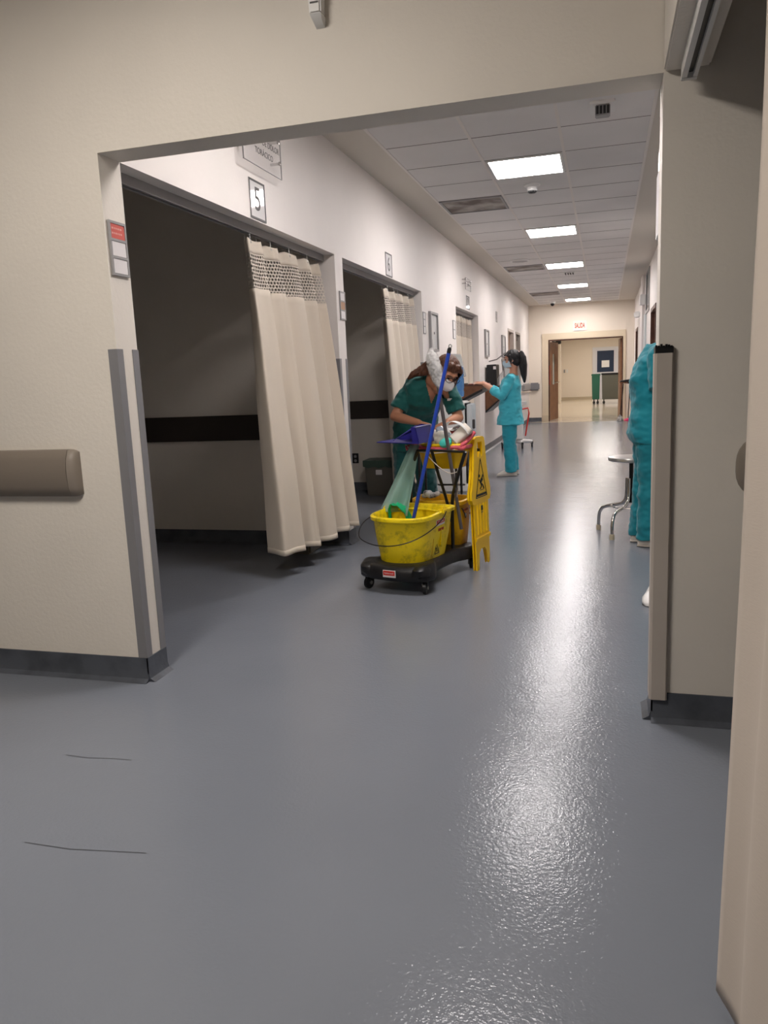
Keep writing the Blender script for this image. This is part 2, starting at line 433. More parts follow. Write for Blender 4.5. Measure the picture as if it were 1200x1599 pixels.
# right wall, with a recess in front of it (nurse station) close to the opening
mb = MB()
mb.box((1.7, YB, 0), (1.85, 9.6, C)).box((XR, 9.6, 0), (1.85, 9.75, C))
for y0, y1, z0 in ((9.75, 12.1, 0), (13.35, 18.7, 0), (19.8, YE, 0)): mb.box((XR, y0, z0), (XR+.15, y1, HD))
mb.box((XR, 9.75, HD), (XR+.15, YE, C))
struct('wall_right', mb, M['wall_white'])
struct('wall_right_rooms', bx((2.0, 11.5, 0), (2.1, YE, C)), M['wall'])
# end wall with framed opening
ix0, ix1, iz = -1.43, .43, 2.10
struct('wall_end', bx((-3.1, YE, 0), (ix0, YE+.15, C)).box((ix1, YE, 0), (2.1, YE+.15, C)).box((ix0, YE, iz), (ix1, YE+.15, C)), M['wall_far'], 'cream end wall with the exit')
fr = .16
struct('trim_1', MB().prism([(ix0-fr, .16), (ix0-.001, .16), (ix0-.001, iz), (ix1+.001, iz), (ix1+.001, .0), (ix1+fr*.4, .0), (ix1+fr*.4, iz+fr), (ix0-fr, iz+fr)], 'y', YE-.03, YE-.001, .004), mat('exit_frame', (214, 198, 172), .5), 'beige frame round the exit')
struct('trim_2', bx((ix0-fr-.01, YE-.04, 0), (ix0, YE-.001, .16), .004), mat('frame_plinth', (196, 182, 158), .5))
struct('trim_3', bx((ix0-fr-.02, YE-.012, 0), (ix1+.2, YE-.002, .0)) if False else bx((ix0+.001, YE-.03, iz-.03), (ix1-.001, YE+.148, iz-.001)), M['wood_dark'], 'brown head jamb of the exit')
# hall beyond
struct('wall_hall_left', bx((-2.08, YE+.15, 0), (-1.93, 36.6, 3.0)), M['wall_far'])
struct('wall_hall_end', bx((-2.1, 36.6, 0), (6, 36.75, 3.0)), M['wall_far'])
struct('wall_hall_right', bx((5.0, YE+.15, 0), (5.15, 36.6, 3.0)), M['wall_far'])
struct('wall_hall_near', bx((2.1, YE, 0), (5.0, YE+.15, 3.0)), M['wall_far'])
struct('ceiling_2', bx((-2.1, YE+.15, 2.95), (6, 36.75, 3.05)), M['ceil_flat'])
struct('baseboard_hall', bx((-1.93, 36.575, 0), (-.56, 36.599, .12)), mat('hall_baseboard', (190, 176, 152), .5))

# skirtings: flush coved strips slightly proud of the wall
SK = .108
def skirt(name, boxes):
    mb = MB()
    for a, b in boxes: mb.box(a, b, .003)
    return struct(name, mb, M['skirt'])
t = .006
def cove(name, p0, p1, nrm, h=SK):     # concave foot that runs out over the floor
    p0, p1, nrm = V(p0), V(p1), V(nrm)
    prof = [(0, h), (t, h), (t, .035), (.012, .015), (.035, .001), (0, .001)]
    mb = MB(); A = [mb._v(p0 + nrm*a + V((0, 0, b))) for a, b in prof]; B = [mb._v(p1 + nrm*a + V((0, 0, b))) for a, b in prof]
    k = len(prof); mb._f(A); mb._f(B[::-1])
    for i in range(k): mb._f([A[i], A[(i+1) % k], B[(i+1) % k], B[i]])
    return struct(name, mb, M['skirt'])
cove('baseboard_front_left', (-6, YF, 0), (XL+t, YF, 0), (0, -1, 0))
cove('baseboard_left_pier', (XL, YF-t, 0), (XL, YB, 0), (1, 0, 0))
cove('baseboard_front_right', (XJ-t, YF, 0), (2.3, YF, 0), (0, -1, 0))
cove('baseboard_right_pier', (XJ, YF-t, 0), (XJ, YB, 0), (-1, 0, 0))
cove('baseboard_bay_1', (-5.5, 5.62, 0), (XL+t, 5.62, 0), (0, -1, 0))
cove('baseboard_pier_1', (XL, 5.62-t, 0), (XL, 5.80, 0), (1, 0, 0))
cove('baseboard_bay_2', (-5.5, 8.46, 0), (XL+t, 8.46, 0), (0, -1, 0))
cove('baseboard_left_1', (XL, 8.46-t, 0), (XL, 10.50, 0), (1, 0, 0))
cove('baseboard_left_2', (XL, 12.42, 0), (XL, 16.30, 0), (1, 0, 0))
cove('baseboard_left_3', (XL, 18.65, 0), (XL, YE, 0), (1, 0, 0))
cove('baseboard_end_left', (XL, YE, 0), (ix0-fr-.02, YE, 0), (0, -1, 0))
cove('baseboard_right_1', (XR, 13.35, 0), (XR, 18.7, 0), (-1, 0, 0))

# ceiling: lay-in tiles between rails
RX = [-1.61, -.965, -.325, .30]
RY0, TS = .22, .64
tile0, tile1 = YB+.02, YE-.35
struct('ceiling_tiles', bx((RX[0], tile0, C-.006), (RX[3]+.0, tile1, C-.001)), M['ceil'], 'suspended ceiling tiles')
mb = MB()
for x in RX: mb.box((x-.011, tile0, C-.0095), (x+.011, tile1, C-.0055))
for y in (tile1,): mb.box((RX[0], y-.01, C-.0095), (RX[3], y+.01, C-.0055))
struct('trim_rails', mb, M['rail'], 'pale ceiling rails running down the corridor')
mb = MB(); y = RY0
while y < tile1:
    if y > tile0: mb.box((RX[0], y-.004, C-.0075), (RX[3], y+.004, C-.0055))
    y += TS
struct('trim_joints', mb, M['railthin'], 'thin cross joints of the ceiling tiles')

# ------------------------------------------------------------------ ceiling lamps
names = ['nearest', 'second', 'third', 'fourth', 'farthest']
def lamp(x0, y0, w, d, m, label, grp=None, z=C-.006):
    t = thing('ceiling_light', label, 'light', (x0+w/2, y0+d/2, z), grp)
    mb = MB()
    mb.box((x0, y0, z-.012), (x0+w, y0+.018, z)).box((x0, y0+d-.018, z-.012), (x0+w, y0+d, z)).box((x0, y0+.018, z-.012), (x0+.018, y0+d-.018, z)).box((x0+w-.018, y0+.018, z-.012), (x0+w, y0+d-.018, z))
    mb.build('frame', M['white'], t)
    bx((x0+.018, y0+.018, z-.008), (x0+w-.018, y0+d-.018, z-.002)).build('diffuser', m, t)
    return t
lamp(RX[1]+.02, 3.43, .60, .61, M['lamp'], 'lit ceiling panel hidden just behind the header over the opening', 'corridor ceiling lights')
for i in range(5):
    lamp(RX[1]+.02, 6.63+3.2*i, .60, .61, M['lamp'], 'bright square ceiling panel, %s of the five in view along the corridor' % names[i], 'corridor ceiling lights')
lamp(-1.9, .35, .6, 1.2, M['lamp_near'], 'ceiling panel of the vestibule in front of the opening', z=C)
for j, y in enumerate((24.5, 29.0, 33.5)):
    lamp(-.6, y, 1.2, .6, M['lamp_far'], 'ceiling panel in the hall beyond the exit, %s' % ('nearest', 'middle', 'farthest')[j], 'hall ceiling lights', z=2.95)

# ------------------------------------------------------------------ ceiling fittings
zc = C-.006
for i, (y0, lab) in enumerate(((7.90, 'dusty grey ceiling vent tile beside the first light'), (13.02, 'stained ceiling vent tile halfway down the corridor'), (17.50, 'grey ceiling vent tile near the end wall'))):
    v = thing('ceiling_vent', lab, 'vent', (RX[0]+.3, y0+.3, zc), 'dusty vents in the left tile column')
    x0, x1, y1 = RX[0]+.014, RX[1]-.014, y0+.61
    mb = MB()
    mb.box((x0, y0, zc-.012), (x1, y0+.02, zc)).box((x0, y1-.02, zc-.012), (x1, y1, zc)).box((x0, y0+.02, zc-.012), (x0+.02, y1-.02, zc)).box((x1-.02, y0+.02, zc-.012), (x1, y1-.02, zc))
    mb.build('frame', M['alu_grey'], v)
    mb = MB(); mb.box((x0+.02, y0+.02, zc-.004), (x1-.02, y1-.02, zc-.001))
    mb.build('grille', M['vent'], v)
# smoke detector
s = thing('smoke_detector', 'round white smoke detector below the first ceiling light', 'smoke detector', (-.66, 7.62, zc))
MB().lathe([(.075, 0), (.075, -.008), (.06, -.02), (.055, -.022)], (-.66, 7.62, zc)).build('base', M['white'], s)
MB().lathe([(.048, -.022), (.046, -.052), (.038, -.058), (.03, -.058)], (-.66, 7.62, zc)).build('sensor_cap', M['white'], s)
mb = MB()
for k in range(10):
    a = 2*PI*k/10; mb.box((-.66+.036*math.cos(a)-.004, 7.62+.036*math.sin(a)-.004, zc-.066), (-.66+.036*math.cos(a)+.004, 7.62+.036*math.sin(a)+.004, zc-.056))
mb.lathe([(.038, -.066), (.03, -.072)], (-.66, 7.62, zc), 16)
mb.build('sensor_slots', M['black'], s)
# alarm box
s = thing('alarm_speaker', 'white ceiling box with a dark slotted front near the opening', 'alarm', (-.03, 5.62, zc))
bx((-.11, 5.52, zc-.02), (.05, 5.74, zc), .005).build('base', M['white'], s)
bx((-.075, 5.54, zc-.085), (.02, 5.62, zc-.02), .006).build('housing', M['alu_grey'], s)
mb = MB()
for k in range(4): mb.box((-.068+k*.022, 5.534, zc-.078), (-.052+k*.022, 5.541, zc-.03))
mb.build('slot', M['black'], s)
# round speaker, sprinkler cage, dome camera
s = thing('ceiling_speaker', 'round white speaker grille set in the ceiling tiles on the left', 'speaker', (-1.27, 12.4, zc))
MB().lathe([(.15, 0), (.15, -.012), (.125, -.02), (.12, -.012), (.02, -.008)], (-1.27, 12.4, zc)).build('rim', M['white'], s)
MB().lathe([(.118, -.016), (.07, -.013), (.01, -.012)], (-1.27, 12.4, zc)).build('grille', M['alu_grey'], s)
s = thing('ceiling_diffuser', 'small slatted fitting on the ceiling between the third and fourth lights', 'vent', (-.62, 14.4, zc))
bx((-.70, 14.3, zc-.015), (-.54, 14.5, zc)).build('base', M['white'], s)
mb = MB()
for k in range(4): mb.box((-.69+k*.042, 14.31, zc-.03), (-.672+k*.042, 14.49, zc-.015))
mb.build('slats', M['ink'], s)
s = thing('dome_camera', 'white dome camera with black eye on the ceiling by the end wall', 'camera', (-1.25, 19.8, C))
MB().lathe([(.075, 0), (.075, -.04), (.06, -.06), (.05, -.06)], (-1.25, 19.8, C)).build('housing', M['white'], s)
MB().ball((-1.25, 19.8, C-.075), .05, 16).build('dome', M['black'], s)

# ------------------------------------------------------------------ header tracks in the bays (part of the openings)
def bay_track(y0, y1, label, cat='curtain track'):
    t = thing('curtain_track', label, cat, (XL-.1, (y0+y1)/2, HD-.04), 'curtain tracks of the bays')
    mb = MB()
    mb.box((XL-.125, y0, HD-.045), (XL-.118, y1, HD)).box((XL-.088, y0, HD-.045), (XL-.081, y1, HD)).box((XL-.118, y0, HD-.008), (XL-.088, y1, HD))
    mb.box((XL-.118, y0, HD-.045), (XL-.110, y1, HD-.040)).box((XL-.096, y0, HD-.045), (XL-.088, y1, HD-.040))
    mb.build('channel', M['alu_grey'], t)
    bx((XL-.1165, y0+.01, HD-.038), (XL-.0895, y1-.01, HD-.010)).build('slot', M['black'], t)
    return t
bay_track(2.97, 5.61, 'grey curtain track carrying the nearest long cream curtain')
bay_track(5.81, 8.45, 'grey curtain track under the header marked with a 6')
bay_track(10.51, 12.41, 'grey curtain track under the header of the closed bay')

# ------------------------------------------------------------------ curtains
def curtain(path_top, path_bot, zt, zb, name_label, group, nh=9, m=None, netz=(.095, .31), part_band=True, hook_side=0):
    """path_*: list of (x,y); smooth lofted between top and bottom; zb(u) bottom height."""
    def samp(path, n):
        P = [V((p[0], p[1], 0)) for p in path]; out = []
        # catmull-rom
        m_ = len(P)-1
        for i in range(n+1):
            s_ = i/n*m_; k = min(int(s_), m_-1); f = s_-k
            p0, p1, p2, p3 = P[max(k-1, 0)], P[k], P[k+1], P[min(k+2, m_)]
            out.append(.5*((2*p1)+(p2-p0)*f+(2*p0-5*p1+4*p2-p3)*f*f+(3*p1-p0-3*p2+p3)*f**3))
        return out
    N = 260
    T, B = samp(path_top, N), samp(path_bot, N)
    arc = [0]
    for a, b in zip(T, T[1:]): arc.append(arc[-1]+(b-a).length)
    root = thing('bay_curtain', name_label, 'curtain', (T[0].x, (T[0].y+T[-1].y)/2, zb(0.5)), group)
    def sheet(name, z0f, z1f, nz, mt, solid=.0016):
        bm = bmesh.new(); uvl = bm.loops.layers.uv.new('UVMap'); grid = []
        for j in range(nz+1):
            row = []
            for i in range(N+1):
                u = i/N; z = z0f(u)+(z1f(u)-z0f(u))*j/nz
                f = (zt-z)/(zt-zb(u)); f = max(0, min(1, f)); g = f**.8
                p = T[i].lerp(B[i], g)
                w = .006*noise.noise(V((p.y*5, z*2.2, 3)))*min(1, f*3)
                row.append((bm.verts.new((p.x+w-root['_o'][0], p.y-root['_o'][1], z-root['_o'][2])), arc[i], z))
            grid.append(row)
        for j in range(nz):
            for i in range(N):
                q = (grid[j][i], grid[j][i+1], grid[j+1][i+1], grid[j+1][i])
                f_ = bm.faces.new([a[0] for a in q])
                for lp, a in zip(f_.loops, q): lp[uvl].uv = (a[1]*1.15, a[2])
        me = bpy.data.meshes.new(name); bm.to_mesh(me); bm.free()
        for p in me.polygons: p.use_smooth = True
        me.materials.append(mt)
        o = bpy.data.objects.new(name, me); COL.objects.link(o); o.parent = root; o['_o'] = root['_o']
        if solid:
            sd = o.modifiers.new('solid', 'SOLIDIFY'); sd.thickness = solid; sd.offset = 0
        return o
    m = m or M['curtain']
    top = lambda u: zt - .012*abs(math.sin(u*nh*PI))
    sheet('top_band', lambda u: zt-netz[0], top, 4, m)
    sheet('net_panel', lambda u: zt-netz[1], lambda u: zt-netz[0], 6, M['net_curtain'], 0)
    body = sheet('curtain_cloth', zb, lambda u: zt-netz[1], 40, m)
    sheet('hem', lambda u: zb(u)-.002, lambda u: zb(u)+.035, 2, m, .005)
    for k in range(nh):
        i = min(N, int((k+.25)/nh*N)); p = T[i]
        MB().tube([(p.x, p.y, HD-.045), (p.x, p.y, zt-.005), (p.x+.006, p.y, zt-.03), (p.x+.009, p.y+.004, zt-.02)], .0022, 6).build('hook', M['white'], root)
    return root
def waves(y0, y1, xc, amp, n, ph=0, drift=0, jit=.3):
    pts = []; k = int(n*4)
    for i in range(k+1):
        u = i/k
        a = amp*(1+jit*math.sin(i*1.7))
        pts.append((xc+drift*u+a*math.sin(2*PI*n*u+ph), y0+(y1-y0)*u+.02*math.sin(i*2.3)))
    return pts
# bay 5: edge nearest the camera is folded back into the bay
xt = XL-.103
top5 = [(xt-.04, 4.42), (xt-.02, 4.36), (xt+.015, 4.33)] + waves(4.40, 5.52, xt-.005, .030, 4, .6)
bot5 = [(-2.16, 4.62), (-2.09, 4.57), (-1.985, 4.50)] + waves(4.60, 5.58, -1.985, .060, 4, .6, .125)
top5, bot5 = top5, bot5
curtain(top5, bot5, 2.125, lambda u: .165+.01*math.sin(u*9), 'cream curtain drawn to the far side of bay 5 with net strip at the top', 'cream bay curtains', 9, netz=(.085, .285))
top6 = [(xt-.03, 7.32), (xt+.01, 7.24)] + waves(7.28, 8.40, xt, .03, 4, .9)
bot6 = [(-2.10, 7.62), (-2.0, 7.52)] + waves(7.60, 8.43, -1.98, .045, 4, .9, .05)
curtain(top6, bot6, 2.125, lambda u: .16, 'cream curtain hanging at bay 6 behind the woman who bends over the table', 'cream bay curtains', 8, netz=(.085, .285))
top7 = waves(10.58, 12.36, xt, .03, 7)
bot7 = waves(10.58, 12.36, xt+.02, .045, 7)
curtain(top7, bot7, 2.125, lambda u: .16, 'cream curtain fully drawn across the bay behind the first wall desk', 'cream bay curtains', 9, netz=(.085, .285))

# right foreground: track and curtain
t = thing('curtain_track', 'short white curtain track under the beam at top right', 'curtain track', (.24, 1.0, HD-.05))
mb = MB(); xk = .244
mb.box((xk-.024, -1.4, HD-.05), (xk-.008, 2.735, HD-.001)).box((xk+.010, -1.4, HD-.05), (xk+.022, 2.735, HD-.001)).box((xk-.024, 2.735, HD-.052), (xk+.022, 2.755, HD-.001))
mb.build('channel', M['white'], t)
bx((xk-.008, -1.39, HD-.035), (xk+.010, 2.735, HD-.002)).build('slot', M['black'], t)
def right_curtain():
    root = thing('privacy_curtain', 'pale beige curtain edge hanging close at the right border', 'curtain', (.27, .9, .02))
    bm = bmesh.new(); NY, NZ = 90, 60; g = []
    for j in range(NZ+1):
        z = .03 + (2.13-.03)*j/NZ; row = []
        fz = 1-j/NZ
        for i in range(NY+1):
            s_ = i/NY; y = 1.462 - s_*1.5
            w = math.sin(s_*30)*.020*(1-math.exp(-s_*12)) + .012*math.sin(s_*11+1)
            edge = math.exp(-s_*25)
            x = .232 + s_*.10 + w - .012*edge*fz + .006*noise.noise(V((s_*6, z*1.5, 1))) - .02*max(0, fz-.6)
            y2 = y + .012*noise.noise(V((z*2.2, 0, 5))) + .05*max(0, fz-.55)
            row.append(bm.verts.new((x-.27, y2-.9, z-.02)))
        g.append(row)
    for j in range(NZ):
        for i in range(NY): bm.faces.new([g[j][i], g[j][i+1], g[j+1][i+1], g[j+1][i]])
    me = bpy.data.meshes.new('curtain_cloth'); bm.to_mesh(me); bm.free()
    for p in me.polygons: p.use_smooth = True
    me.materials.append(M['curtain_r']); o = bpy.data.objects.new('curtain_cloth', me); COL.objects.link(o); o.parent = root
    sd = o.modifiers.new('s', 'SOLIDIFY'); sd.thickness = .003
    # stitched side hem
    mb = MB()
    mb2 = bmesh.new(); g = []
    for k in range(10):
        y = 1.40-k*.16
        MB().tube([(xk, y, HD-.04), (xk, y, 2.13)], .003, 6).build('hook', M['white'], root)
    mb.bm.free(); mb2.free()
right_curtain()

# ------------------------------------------------------------------ wall bumpers, guards
def bumper_profile(h, d):      # cross-section (out, z)
    return [(0, -h/2), (d*.55, -h/2+.004), (d*.9, -h*.28), (d, 0), (d*.9, h*.28), (d*.55, h/2-.004), (0, h/2)]
b = thing('wall_bumper', 'grey vinyl bumper rail on the wall at the left edge', 'wall bumper', (-3.2, YF, .93))
prof = bumper_profile(.205, .05)
mb = MB(); xe = -2.205
A = [mb._v((-6.0, YF-.001-a, .93+z)) for a, z in prof]; Bv = [mb._v((xe, YF-.001-a, .93+z)) for a, z in prof]
for i in range(len(prof)-1): mb._f([A[i], A[i+1], Bv[i+1], Bv[i]])
mb._f(A); mb._f(Bv[::-1]); mb.build('cover', M['bump_grey'], b, angle=60)
mb = MB(); rows = []
for k in range(5):
    th = k/4*PI/2; rows.append([mb._v((xe+.002+.04*math.sin(th), YF-.001-a*math.cos(th)**.7, .93+z*(1-.12*math.sin(th)**2))) for a, z in prof])
for P_, Q_ in zip(rows, rows[1:]):
    for i in range(len(prof)-1): mb._f([P_[i], P_[i+1], Q_[i+1], Q_[i]])
mb._f(rows[0][::-1]); mb.build('end_cap', mat('bumper_end', (140, 130, 120), .45), b, angle=60)
b = thing('wall_bumper', 'dark grey rounded bumper end peeping out beside the right curtain', 'wall bumper', (1.2, YF, .93))
mb = MB(); rows = []
for k in range(7):
    th = k/6*PI/2; rows.append([mb._v((.50-.075*math.sin(th), YF-.001-a*math.cos(th)**.8, .93+z*math.cos(th*.9))) for a, z in prof])
for P_, Q_ in zip(rows, rows[1:]):
    for i in range(len(prof)-1): mb._f([P_[i], P_[i+1], Q_[i+1], Q_[i]])
mb._f(rows[0]); mb._f(rows[-1][::-1]); mb.build('end_cap', M['bump_grey'], b, angle=60)
mb = MB(); A = [mb._v((.50, YF-.001-a*1.04, .93+z*1.03)) for a, z in prof]; Bv = [mb._v((2.3, YF-.001-a*1.04, .93+z*1.03)) for a, z in prof]
for i in range(len(prof)-1): mb._f([A[i], A[i+1], Bv[i+1], Bv[i]])
mb._f(A); mb._f(Bv[::-1]); mb.build('cover', mat('bumper_cover_dark', (104, 97, 92), .45), b, angle=60)

def corner_guard(x, y, sx, sy, z0, z1, label, w=.04, th=.003, m=None, grp='corner guards on the piers'):
    mb = MB()
    # L profile hugging the corner: sx,sy = direction from the corner into the wall faces
    pts = [(x-sx*th, y-sy*th), (x+sx*w, y-sy*th), (x+sx*w, y-sy*.0004), (x-sx*.0004, y-sy*.0004), (x-sx*.0004, y+sy*w), (x-sx*th, y+sy*w)]
    mb.prism(pts, 'z', z0, z1)
    return tag(mb.build('corner_guard', m or M['guard'], None, angle=20), label, 'corner guard', grp)
corner_guard(XL, YF, -1, 1, SK, 1.44, 'grey corner guard on the near edge of the left pier')
corner_guard(XL, YB, -1, -1, SK, 1.44, 'grey corner guard on the far edge of the left pier')
corner_guard(XL, 5.62, -1, 1, SK, 1.44, 'grey corner guard on the near edge of the pier between bays 5 and 6')
corner_guard(XL, 5.80, -1, -1, SK, 1.44, 'grey corner guard on the far edge of the pier between bays 5 and 6')
corner_guard(XL, 8.46, -1, 1, SK, 1.44, 'grey corner guard at the far side of bay 6')
# large right guard with broken black cap
g = thing('corner_guard', 'tall beige corner guard on the right pier with a broken black top', 'corner guard', (XJ, YF, .09))
mb = MB()
mb.prism([(XJ-.014, YF-.012), (XJ-.006, YF-.02), (XJ+.042, YF-.02), (XJ+.048, YF-.014), (XJ+.048, YF-.001), (XJ-.001, YF-.001), (XJ-.001, YF+.075), (XJ-.010, YF+.075), (XJ-.014, YF+.068)], 'z', .085, 1.318)
mb.build('cover', M['guard_light'], g, angle=25)
mb = MB()
mb.prism([(XJ-.012, YF-.017), (XJ+.046, YF-.017), (XJ+.046, YF-.001), (XJ-.001, YF-.001), (XJ-.001, YF+.07), (XJ-.012, YF+.07)], 'z', 1.318, 1.340)
for k in range(7):
    h = random.uniform(.004, .014); mb.box((XJ-.012+k*.008, YF-.017, 1.338), (XJ-.005+k*.008, YF-.004, 1.338+h))
mb.build('retainer', M['black'], g)

# bed bumpers in the bays
def bedbumper(y, label, z=.94):
    return tag(bx((-5.4, y-.025, z-.10), (XL-.18, y-.001, z+.10), .008).build('bed_bumper', M['bump_dark']), label, 'wall bumper', 'dark bed bumpers')
bedbumper(5.62, 'dark bumper board on the large shaded wall left of the nearest curtain')
bedbumper(8.46, 'short stretch of dark bumper board above the power outlet')

# ------------------------------------------------------------------ door card holders
def holder(x, y0, y1, z0, z1, label, cards, facing='x'):
    t = thing('card_holder', label, 'sign', (x, (y0+y1)/2, z0), 'card holders on the piers')
    n = len(cards); g_ = .010; h = (z1-z0-g_*(n+1))/n
    mb = MB(); mb.box((x+.0005, y0, z0), (x+.006, y1, z1))
    mb.box((x+.006, y0, z0), (x+.010, y0+.010, z1)).box((x+.006, y1-.010, z0), (x+.010, y1, z1))
    for k in range(n+1): mb.box((x+.006, y0+.010, z0+k*(h+g_)), (x+.010, y1-.010, z0+k*(h+g_)+g_))
    mb.build('frame', M['alu_grey'], t)
    for k, c in enumerate(cards):
        za = z1-g_-(k+1)*h-k*g_
        o = bx((x+.006, y0+.011, za+.001), (x+.0075, y1-.011, za+h-.001)).build('card', M[c], t, {'redcard': 'red card', 'card': 'white card', 'brown_card': 'brown card'}[c])
        if c == 'redcard':
            mt = frame_mtx((x+.0078, (y0+y1)/2, za+h*.62), (0, 1, 0), (0, 0, 1))
            mb = MB()
            for r_ in range(2):
                yy = y0+.018
                while yy < y1-.03:
                    w = random.uniform(.006, .014); mb.box((x+.0075, yy, za+h*(.30+.33*r_)), (x+.0079, min(yy+w, y1-.018), za+h*(.42+.33*r_))); yy += w+.004
            mb.build('lettering', mat('faded_lettering', (226, 160, 150), .6), o)
    return t
holder(XL, 2.832, 2.948, 1.735, 1.95, 'card holder with one red and two white cards on the left pier', ['redcard', 'card', 'card'])
holder(XL, 5.68, 5.80, 1.73, 1.94, 'card holder with white and brown cards on the pier between bays 5 and 6', ['card', 'brown_card', 'card'])
holder(XL, 8.49, 8.60, 1.75, 1.985, 'narrow card holder on the wall just past bay 6', ['card', 'card', 'card'])

# number plates
def number_plate(y0, y1, z0, z1, n, label):
    t = thing('number_plate', label, 'sign', (XL, (y0+y1)/2, z0), 'bay number plates')
    e = .011
    bx((XL+.0005, y0, z0), (XL+.004, y1, z1)).build('plate', M['plate'], t)
    mb = MB(); x0, x1 = XL+.004, XL+.006
    mb.box((x0, y0, z0), (x1, y0+e, z1)).box((x0, y1-e, z0), (x1, y1, z1)).box((x0, y0+e, z0), (x1, y1-e, z0+e)).box((x0, y0+e, z1-e), (x1, y1-e, z1))
    mb.build('border', M['ink'], t)
    text('numeral', n, (z1-z0)*.86, frame_mtx((XL+.0045, (y0+y1)/2, (z0+z1)/2), (0, 1, 0), (0, 0, 1)), M['ink'], t)
    return t
number_plate(4.20, 4.41, 2.205, 2.42, '5', 'framed number 5 plate above the first bay')
number_plate(7.03, 7.25, 2.205, 2.412, '6', 'framed number 6 plate above the second bay')
number_plate(11.32, 11.59, 2.225, 2.41, '7', 'framed number plate above the closed bay')
number_plate(14.48, 14.68, 2.22, 2.41, '8', 'small framed plate high on the corridor wall beyond the desks')
# acrylic hanging sign
def acrylic(y0, y1, z0, z1, lines, label, off=.05, sz=.04):
    t = thing('acrylic_sign', label, 'sign', (XL, (y0+y1)/2, z0), 'acrylic signs on standoffs')
    bx((XL+off, y0, z0), (XL+off+.005, y1, z1)).build('panel', M['glass'], t)
    mb = MB()
    for a, b_ in (((y0, z0), (y1, z0+.0025)), ((y0, z0), (y0+.0025, z1)), ((y1-.0025, z0), (y1, z1)), ((y0, z1-.0025), (y1, z1))):
        mb.box((XL+off-.0005, a[0], a[1]), (XL+off+.0055, b_[0], b_[1]))
    mb.build('panel_edge', M['acryl_edge'], t)
    for yy in (y0+.035, y1-.035):
        for zz in (z0+.085 if z1-z0 > .16 else z0+.02, z1-.02):
            mb = MB(frame_mtx((XL, yy, zz), (0, 1, 0), (0, 0, 1)))
            mb.lathe([(.008, .0), (.008, off), (.008, off+.005), (.012, off+.006), (.012, off+.012), (.004, off+.014)], (0, 0, 0), 14)
            mb.build('standoff', M['chrome'], t)
    for s_, yy, zz in lines:
        text('lettering', s_, sz, frame_mtx((XL+off+.0056, yy, zz), (0, 1, 0), (0, 0, 1)), M['ink'], t, .0004)
    return t
acrylic(4.05, 4.57, 2.475, 2.70, [('UNIDAD DE DOLOR', 4.325, 2.622), ('TORÁCICO', 4.325, 2.560)], 'clear acrylic sign reading UNIDAD DE DOLOR TORACICO over bay 5', .05, .047)
acrylic(11.0, 11.44, 2.46, 2.62, [('UNIDAD', 11.22, 2.54)], 'small clear acrylic sign above the closed bay', .05, .035)
# a sign seen edge-on on the right side of the opening
s = thing('projecting_sign', 'narrow pale sign seen edge-on just behind the right jamb', 'sign', (.355, 5.9, 2.2))
# mounted on the short return behind the right pier
bx((.345, 5.72, 2.18), (.365, 6.18, 2.61), .004).build('panel', M['card'], s)
bx((.365, 5.74, 2.20), (.370, 6.16, 2.59)).build('backing', M['acryl_edge'], s)
for yy in (5.78, 6.07): MB().tube([(.355, yy, 2.61), (.355, yy, C)], .004, 8).build('hanger', M['chrome'], s)

# tall wall panels (glazed frames)
def tall_panel(y0, y1, z0, z1, label):
    t = thing('framed_notice', label, 'notice frame', (XL, (y0+y1)/2, z0), 'tall framed notices on the corridor wall')
    e = .035; x1 = XL+.03
    mb = MB(); mb.box((XL+.0005, y0, z0), (x1, y0+e, z1)).box((XL+.0005, y1-e, z0), (x1, y1, z1)).box((XL+.0005, y0+e, z0), (x1, y1-e, z0+e*.7)).box((XL+.0005, y0+e, z1-e*.7), (x1, y1-e, z1))
    mb.build('frame', M['alu_grey'], t)
    bx((XL+.001, y0+e, z0+e*.7), (XL+.014, y1-e, z1-e*.7)).build('sheet', mat('notice_sheet', (206, 206, 204), .35, rgb2=(180, 182, 182), vscale=6), t)
    h = z1-z0
    bx((XL+.0145, y0+e+.05, z0+h*.16), (XL+.0155, y0+e+.075, z0+h*.30)).build('print', M['ink'], t)
    bx((XL+.0145, (y0+y1)/2, z0+h*.44), (XL+.0155, (y0+y1)/2+.05, z0+h*.5)).build('print', M['ink'], t)
tall_panel(8.78, 9.20, 1.57, 2.01, 'tall grey framed notice on the wall just above the stooping woman')
tall_panel(13.02, 13.42, 1.575, 2.02, 'tall grey framed notice above the black computer tower')
tall_panel(15.22, 15.70, 1.60, 2.02, 'farthest tall framed notice before the brown doors')

# small card at closed bay
holder(XL, 10.24, 10.40, 1.76, 2.0, 'slim pale card holder left of the closed curtain bay', ['card', 'card'])

# exit sign
s = thing('exit_sign', 'white sign with red letters SALIDA over the exit', 'sign', (-.63, YE, 2.30))
bx((-.80, YE-.035, 2.295), (-.475, YE-.0005, 2.535), .006).build('housing', M['white'], s)
bx((-.785, YE-.037, 2.31), (-.49, YE-.035, 2.52)).build('face', mat('sign_face', (238, 230, 212), .5), s)
text('lettering', 'SALIDA', .165, frame_mtx((-.6375, YE-.0375, 2.415), (1, 0, 0), (0, 0, 1)), M['redink'], s, squeeze=.42, bold=.006, spacing=1.1)

